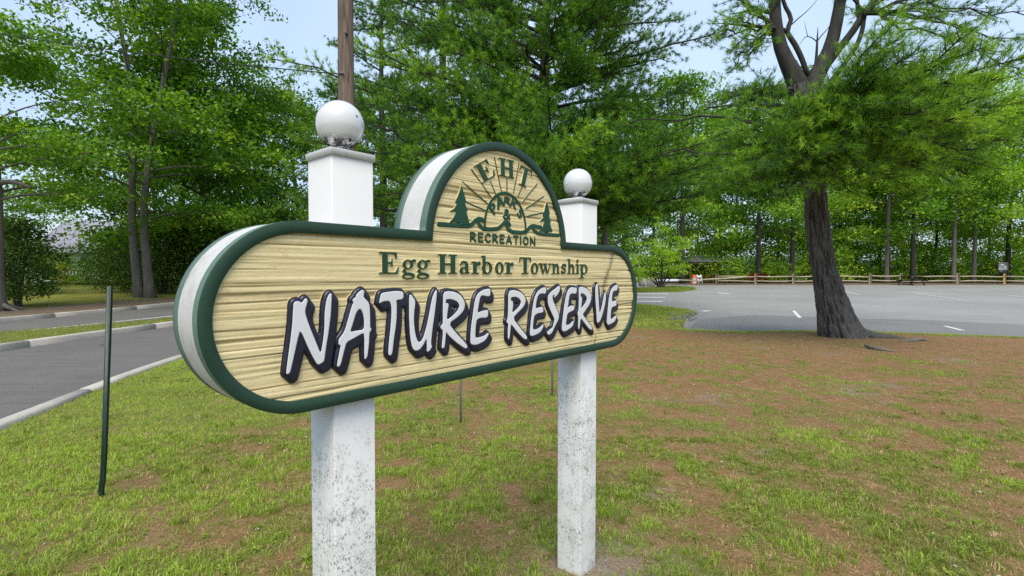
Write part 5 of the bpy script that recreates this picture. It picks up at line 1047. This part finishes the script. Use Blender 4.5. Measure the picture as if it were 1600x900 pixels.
# --- woodland beyond the fence: prototypes, then copies
FZ = 45.0
w, lv = decid(18, 4.6, 4.4, 51, .29, 24, 24, None, .23, .42, .42, 6, 4); p = W(1185, 430, 48.5)
bgA = put_tree('oak_tree', (p[0], p[1], .45), w, lv, M_bark_dark, M_leaf, 'dark trunked woodland tree behind the fence nearest the red bench', 'woodland trees beyond the fence')
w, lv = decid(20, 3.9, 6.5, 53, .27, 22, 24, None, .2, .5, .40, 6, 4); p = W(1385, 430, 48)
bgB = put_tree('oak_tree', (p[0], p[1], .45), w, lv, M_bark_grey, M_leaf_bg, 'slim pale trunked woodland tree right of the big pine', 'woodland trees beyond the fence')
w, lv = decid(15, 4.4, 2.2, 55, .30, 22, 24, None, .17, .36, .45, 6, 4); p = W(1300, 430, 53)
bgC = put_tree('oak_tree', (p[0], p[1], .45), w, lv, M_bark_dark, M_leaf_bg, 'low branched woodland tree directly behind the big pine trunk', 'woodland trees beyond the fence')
BG = [(1066, 45.6, 1.0, 'A', 'thick dark trunked tree beside the pavilion'), (1236, 48, 1.0, 'A', 'grey brown trunked tree left of the big pine trunk'), (1427, 48.5, 1.05, 'A', 'dark trunked tree behind the picnic table'), (1490, 47.2, .95, 'B', 'pale trunked tree behind the fence between picnic table and notice board'), (1521, 48.5, .95, 'B', 'grey trunked tree just left of the notice board'), (1575, 50, 1.0, 'A', 'dark leafy tree behind the notice board'), (1340, 55, 1.0, 'C', 'leafy tree in the gap right of the big pine trunk'), (1455, 56, 1.05, 'C', 'leafy tree in the gap right of the picnic table'), (1150, 55, 1.0, 'C', 'leafy tree above the pavilion roof'), (1095, 58, 1.05, 'C', 'leafy tree behind the orange barrel'), (1610, 47, 1.1, 'C', 'dark leafy tree at the right border of the photo'), (1020, 53, .95, 'B', 'woodland tree above the small bright green tree'), (975, 52, 1.0, 'A', 'woodland tree close above the right end of the sign'), (1265, 60, 1.05, 'C', 'far tree seen just left of the big pine trunk')]
for q, (px, Z, s, t, lab) in enumerate(BG):
    p = W(px, 430, Z); src = dict(A=bgA, B=bgB, C=bgC)[t]; copy_thing(src, (p[0], p[1], .45), q * 1.9, (s, s, s * (1 + .07 * math.sin(q * 2.1))), lab, 'woodland trees beyond the fence')
for q, px in enumerate((940, 1045, 1125, 1210, 1310, 1410, 1540, 1660, 1720, 890, 1375, 1505)):
    p = W(px, 430, 60 + 5 * math.sin(q * 1.3)); copy_thing((bgC, bgA, bgB)[q % 3], (p[0], p[1], .45), q * 2.3, (1.05, 1.05, .95 + .1 * math.sin(q)), 'woodland tree of the back row beyond the fence', 'back row woodland trees')
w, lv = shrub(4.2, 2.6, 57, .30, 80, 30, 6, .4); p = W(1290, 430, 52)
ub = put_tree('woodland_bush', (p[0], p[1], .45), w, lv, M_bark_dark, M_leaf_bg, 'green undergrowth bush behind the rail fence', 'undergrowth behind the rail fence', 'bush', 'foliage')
for q in range(26):
    px = 930 + 27.5 * q + 9 * math.sin(q * 3.3); Z = 51 + 4 * ((q * .618) % 1) + (10 if q % 3 == 0 else 0); p = W(px, 430, Z); copy_thing(ub, (p[0], p[1], .4), q * 1.3, (1, 1, .55 + .6 * ((q * .382) % 1)), 'green undergrowth bush behind the rail fence', 'undergrowth behind the rail fence')
for px, Z, s_, lab in ((1142, 49.5, (.8, .8, .62), 'light green sapling clump hiding the right half of the pavilion roof'), (1215, 49, (.7, .7, .5), 'low green bush behind the fence right of the red bench')):
    p = W(px, 430, Z); copy_thing(ub, (p[0], p[1], .45), px * .1, s_, lab, 'undergrowth behind the rail fence')
far = copy_thing(bgC, (70, 62, .45), 1.0, 1.1, 'woodland tree beyond the right border', 'back row woodland trees')

# small bright tree on the entrance island
g = np.random.default_rng(7); p = G(1033, 452); C, T = [], []; wd = MB()
sc_ = p[1] / 794.0
for (dx, dy) in ((-62, -78), (-48, -52), (-30, -84), (-8, -66), (-20, -40), (10, -82), (14, -52), (34, -60), (44, -78), (30, -30), (52, -36), (-40, -26), (-58, -36), (0, -96)):
    e = np.array([dx * sc_ * .8, g.normal(0, .7), -dy * sc_]); B = bez(np.array([.04 * dx / 40, 0, -.05]), np.array([e[0] * .35, e[1] * .3, e[2] * .55]), e, 7); wd.tube(B, np.linspace(.05, .012, 7), 5, False)
    for q in range(10): n = 46; c = B[g.integers(4, 7)] + g.normal(0, .26, 3); C.append(c + g.normal(0, 1, (n, 3)) * [.2, .2, .09] + [0, 0, .12]); T.append(np.clip(np.full(n, g.normal(.6, .2)) + g.normal(0, .15, n), 0, 1))
keep = rng; rng = g; lv = leaves(np.concatenate(C), np.full(sum(map(len, C)), .13), np.concatenate(T)); rng = keep
put_tree('young_tree', tuple(p + [0, 0, .05]), wd, lv, M_bark_dark, M_leaf_bright, 'small bright lime green multi-stemmed tree on the grass island', None)

# ------------------------------------------------------------------ rail fence, picnic table, notice board, pavilion
fence = empty('rail_fence', (0, FZ, gz(FZ)), 0, 'pale two-rail wooden fence along the far side of the parking lot', 'fence')
xs = [W(px, 436, FZ)[0] for px in (1120, 1181, 1240, 1300, 1360, 1408, 1497, 1570, 1645, 1720)]
for q, x in enumerate(xs):
    mb = MB(); mb.box((x, 0, .42), (.17, .16, 1.14), .1 * math.sin(q), bev=.03); o = mb.build('post', M_rail_new if q == 7 else M_rail, fence)
    if q == 7: o['label'] = 'fresh yellow fence post'
    if q + 1 < len(xs):
        for z in (.32, .72):
            x1 = xs[q+1]; mb = MB(); n = 6; P = np.stack([np.linspace(x + .02, x1 - .02, n), .02 * np.sin(np.arange(n) + q), z + .03 * np.sin(np.arange(n) * .9 + q * 2 + z) + (.05 if q == 4 else 0)], 1); mb.tube(P, [.045, .06, .062, .065, .06, .045], 6); mb.build('rail', M_rail, fence)
mb = MB(); a, b = W(1098, 437, FZ - .4), W(1167, 432.5, FZ - .5); mb.tube(smooth_path([a, (a + b) / 2 + [0, 0, -.02], b], 8), .075, 7); tag(mb.build('fallen_rail', M_rail), 'loose pale rail leaning across the left end of the fence', 'rail')
mb = MB(); a, b = W(1019, 438.5, 42), W(1060, 438, 42.5); mb.tube(smooth_path([a, (a + b) / 2, b], 6), .10, 7); tag(mb.build('log_barrier', M_white), 'low white log barrier behind the small bright green tree', 'barrier')
mb = MB(); a, b = W(1060, 437.5, 43), W(1098, 439, 44.3); mb.tube(smooth_path([a, (a + b) / 2, b], 6), .06, 7); tag(mb.build('ground_rail', M_rail), 'short weathered rail lying between the barrier and the orange barrel', 'rail')

def picnic_table(name, loc, rz, mat, label):
    t = empty(name, loc, rz, label, 'picnic table')
    for k in range(5): mb = MB(); mb.box((0, -.32 + .16 * k, .75), (1.9, .145, .04), bev=.006); mb.build('top_plank', mat, t)
    for s in (-1, 1): mb = MB(); mb.box((0, s * .75, .45), (1.9, .26, .04), bev=.006); mb.build('bench', mat, t)
    for x in (-.65, .65):
        mb = MB(); mb.box((x, 0, .42), (.05, 1.7, .09)); mb.build('cross_beam', mat, t); mb = MB(); mb.box((x + .051, 0, .70), (.05, .74, .07)); mb.build('cross_beam', mat, t)
        for s in (-1, 1): mb = MB(); mb.tube([(x - .051, s * .62, -.02), (x - .051, s * .22, .74)], .05, 4); mb.build('leg', mat, t)
    return t
p = W(1425, 436, 43.6); picnic_table('picnic_table', (p[0], p[1], gz(p[1])), .25, M_dark_wood, 'dark brown picnic table in front of the rail fence')
p = W(1106, 430, 48); picnic_table('picnic_table', (p[0], p[1], .46), .5, M_red, 'red picnic table beyond the fence beside the orange barrel')
p = W(1187, 432, 47); t = empty('park_bench', (p[0], p[1], .46), .1, 'dark red bench behind the fence left of the dark trunk', 'bench')
for k in range(3): mb = MB(); mb.box((0, -.15 + .15 * k, .44), (1.7, .13, .04), bev=.006); mb.build('seat_slat', M_red, t)
for k in range(3): mb = MB(); mb.box((0, .25 + .02 * k, .58 + .15 * k), (1.7, .04, .13), bev=.006); mb.build('back_slat', M_red, t)
for x in (-.7, .7): mb = MB(); mb.box((x, .0, .2), (.07, .46, .44)); mb.box((x, .33, .45), (.07, .05, .92)); mb.build('leg', M_dark_wood, t)
p = W(1567, 430, FZ + 1.2); t = empty('notice_board', (p[0], p[1], .45), 0, 'white notice board on two thin posts behind the fence at right', 'sign')
zc = W(1567, 416, p[1])[2] - .45
mb = MB(); mb.box((0, 0, zc), (.80, .05, .68), bev=.01); bd_ = mb.build('board', M_white, t)
mb = MB(); mb.box((-.1, -.028, zc + .12), (.36, .004, .14)); mb.box((.12, -.028, zc - .1), (.3, .004, .16), .0, 0, -.3); mb.build('faded_notice', M_grey_print, bd_)
mb = MB(); mb.box((0, .0, zc - .55), (.7, .04, .36)); mb.build('lower_panel', M_postgreen, t)
for x in (-.46, .46): mb = MB(); mb.box((x, 0, (zc + .3) / 2 - .1), (.07, .07, zc + .5)); mb.build('leg', M_dark_wood, t)

p = W(1100, 430, 52); t = empty('picnic_pavilion', (p[0], p[1], .46), .12, 'open picnic pavilion with grey roof and tan wooden posts behind the fence', 'pavilion')
ze = W(1100, 408.5, 52)[2] - .46; mb = MB(); hw, hd, rh = 2.7, 2.2, .55
Vv = [(-hw,-hd,ze),(hw,-hd,ze),(hw,hd,ze),(-hw,hd,ze),(-hw+1.2,0,ze+rh),(hw-1.2,0,ze+rh),(-hw,-hd,ze-.1),(hw,-hd,ze-.1),(hw,hd,ze-.1),(-hw,hd,ze-.1)]
mb.add(Vv, [(0,1,5,4),(2,3,4,5),(6,7,1,0),(7,8,2,1),(8,9,3,2),(9,6,0,3),(9,8,7,6)]); mb.F.setdefault(3, []).append(np.array([(1,2,5),(3,0,4)])); mb.build('roof', M_roof, t)
for x in (-hw + .35, 0, hw - .35):
    for y in (-hd + .3, hd - .3): mb = MB(); mb.box((x, y, (ze - .1) / 2), (.13, .13, ze - .1), bev=.01); mb.build('post', M_tan_wood, t)
for y in (-hd + .3, hd - .3): mb = MB(); mb.box((0, y, ze - .22), (2*hw - .55, .09, .2)); mb.build('beam', M_tan_wood, t)
for x in (-1, 1): mb = MB(); mb.box((x * (hw - .65), -hd + .3, ze - .52), (.07, .07, .75), 0, 0, x * .75); mb.build('brace', M_tan_wood, t)

p = W(1085, 437, 45.4); t = empty('traffic_barrel', (p[0], p[1], gz(p[1])), 0, 'orange traffic barrel with white bands by the pavilion', 'traffic barrel')
mb = MB(); mb.lathe([(.0, .0), (.34, .0), (.34, .08), (.29, .09), (.29, .38), (.275, .40), (.275, .70), (.26, .72), (.255, 1.0), (.2, 1.04), (0, 1.05)], k=20); t.scale = (.8, .8, .8); mb.build('drum', M_orange, t, False)
for z in (.28, .62): mb = MB(); r = .293 if z < .4 else .279; mb.lathe([(r, z - .07), (r, z + .07)], k=20); mb.build('band', M_white, t)
mb = MB(); mb.tube([(-.12, 0, 1.04), (-.1, 0, 1.13), (.1, 0, 1.13), (.12, 0, 1.04)], .02, 6); mb.build('handle', M_orange, t)
p = W(1092, 438, 45.2); t = empty('folding_barricade', (p[0], p[1], gz(p[1])), .2, 'small white folding A-frame barricade right of the orange barrel', 'barricade')
for s in (-1, 1):
    mb = MB(); mb.box((-.18, s * .16, .45), (.06, .03, .95), 0, s * .32); mb.box((.18, s * .16, .45), (.06, .03, .95), 0, s * .32); mb.build('leg', M_white, t)
    mb = MB(); mb.box((0, s * .085, .72), (.5, .025, .2), 0, s * .32); mb.box((0, s * .2, .36), (.5, .025, .2), 0, s * .32); mb.build('panel', M_white, t)
p = W(1000, 438, 40); t = empty('saw_horse', (p[0], p[1], gz(p[1])), .4, 'pale A-frame sawhorse by the dark boulder at the sign right end', 'sawhorse')
mb = MB(); mb.box((0, 0, .72), (.9, .09, .09)); mb.build('beam', M_rail, t)
for x in (-.35, .35):
    for s in (-1, 1): mb = MB(); mb.tube([(x, s * .02, .7), (x * 1.1, s * .3, 0)], .032, 4); mb.build('leg', M_white, t)
# boulder
def boulder(r, seed):
    th = np.linspace(0, math.pi, 12); ph = np.arange(18) * 2 * math.pi / 18; T_, P_ = np.meshgrid(th, ph, indexing='ij'); D = np.stack([np.sin(T_)*np.cos(P_), np.sin(T_)*np.sin(P_), np.cos(T_)], -1)
    q = .75 + .5 * fbm(D[...,0]*1.7+3, D[...,1]*1.7, D[...,2]*1.7, seed, 3); V = D * q[..., None] * np.array(r); i = np.arange(12*18).reshape(12, 18); j = np.roll(i, -1, 1)
    return V.reshape(-1, 3), np.stack([i[:-1], i[1:], j[1:], j[:-1]], -1).reshape(-1, 4)
p = W(1011, 437, 41.5); V, F = boulder((.75, .6, .5), 5); tag(mesh_obj('boulder', V, F, M_stone, None, None, False, (p[0], p[1], gz(p[1]) + .3)), 'dark grey boulder left of the white log barrier', 'boulder')
mb = MB(); gg = np.random.default_rng(9)
for k in range(60):
    p = G(gg.uniform(1045, 1088), gg.uniform(489, 502), .02); r = gg.uniform(.03, .07); mb.add(np.array(ico) * r * [1.2, 1, .6] + p + [0, 0, .03], icf)
tag(mb.build('gravel', M_stone), kind='stuff')

# ------------------------------------------------------------------ house behind the left trees
p = W(108, 430, 46); hx, hy, hzb = p[0], p[1], .5
H = empty('house', (hx, hy, hzb), R(8), 'pale gabled house with grey roof half hidden behind the left trees', 'house')
ridge = W(108, 347, 46)[2] - hzb; eave = ridge - 2.6; LX, LY = 11.0, 7.0
# local x runs along the ridge to the right, gable end faces left
rows = int(eave / .3)
for s in (0,):
    for k in range(rows): mb = MB(); mb.box((LX/2, -LY/2 - .01, .15 + .3 * k), (LX, .05, .285)); o = mb.build('siding_board', M_siding, H)
mb = MB(); mb.box((LX/2, .03, eave/2), (LX - .05, LY - .1, eave)); mb.build('wall', M_siding, H)
mb = MB(); mb.add([(0.02, -LY/2, eave), (0.02, LY/2, eave), (0.02, 0, ridge), (LX - .02, -LY/2, eave), (LX - .02, LY/2, eave), (LX - .02, 0, ridge)], [(0, 2, 1), (3, 4, 5)]); mb.build('gable', M_siding, H)
for s in (-1, 1):
    mb = MB(); e = .5; sl_ = (ridge - eave) / (LY / 2); yo = s * (LY/2 + e); zo = eave - sl_ * e
    mb.add([(-.35, yo, zo), (LX + .35, yo, zo), (LX + .35, 0, ridge + .02), (-.35, 0, ridge + .02), (-.35, yo, zo + .14), (LX + .35, yo, zo + .14), (LX + .35, 0, ridge + .16), (-.35, 0, ridge + .16)], [(0,1,2,3),(4,7,6,5),(0,4,5,1),(0,3,7,4),(1,5,6,2)]); mb.build('roof', M_roof, H)
    mb = MB(); mb.add([(-.38, yo, zo - .12), (-.38, 0, ridge - .1), (-.38, 0, ridge + .17), (-.38, yo, zo + .15), (-.34, yo, zo - .12), (-.34, 0, ridge - .1), (-.34, 0, ridge + .17), (-.34, yo, zo + .15)], [(0,1,2,3),(7,6,5,4),(0,4,5,1),(3,2,6,7)]); mb.build('fascia', M_trim, H)
for x in (2.0, 5.0, 8.0):
    mb = MB(); mb.box((x, -LY/2 - .05, 2.2), (1.1, .08, 1.5)); wf = mb.build('window', M_trim, H)
    for dx in (-.25, .25):
        mb = MB(); mb.box((x + dx, -LY/2 - .095, 2.2), (.44, .02, 1.3)); mb.build('pane', M_glass, wf)
mb = MB(); mb.box((3.2, -LY/2 - 1.2, .25), (6, 2.2, .2)); pr = mb.build('porch', M_trim, H)
for k in range(24): mb = MB(); mb.box((.4 + .24 * k, -LY/2 - 2.2, .8), (.07, .05, .85)); mb.build('baluster', M_trim, pr)
for z in (.42, 1.24): mb = MB(); mb.box((3.2, -LY/2 - 2.2, z), (5.9, .09, .07)); mb.build('railing', M_trim, pr)
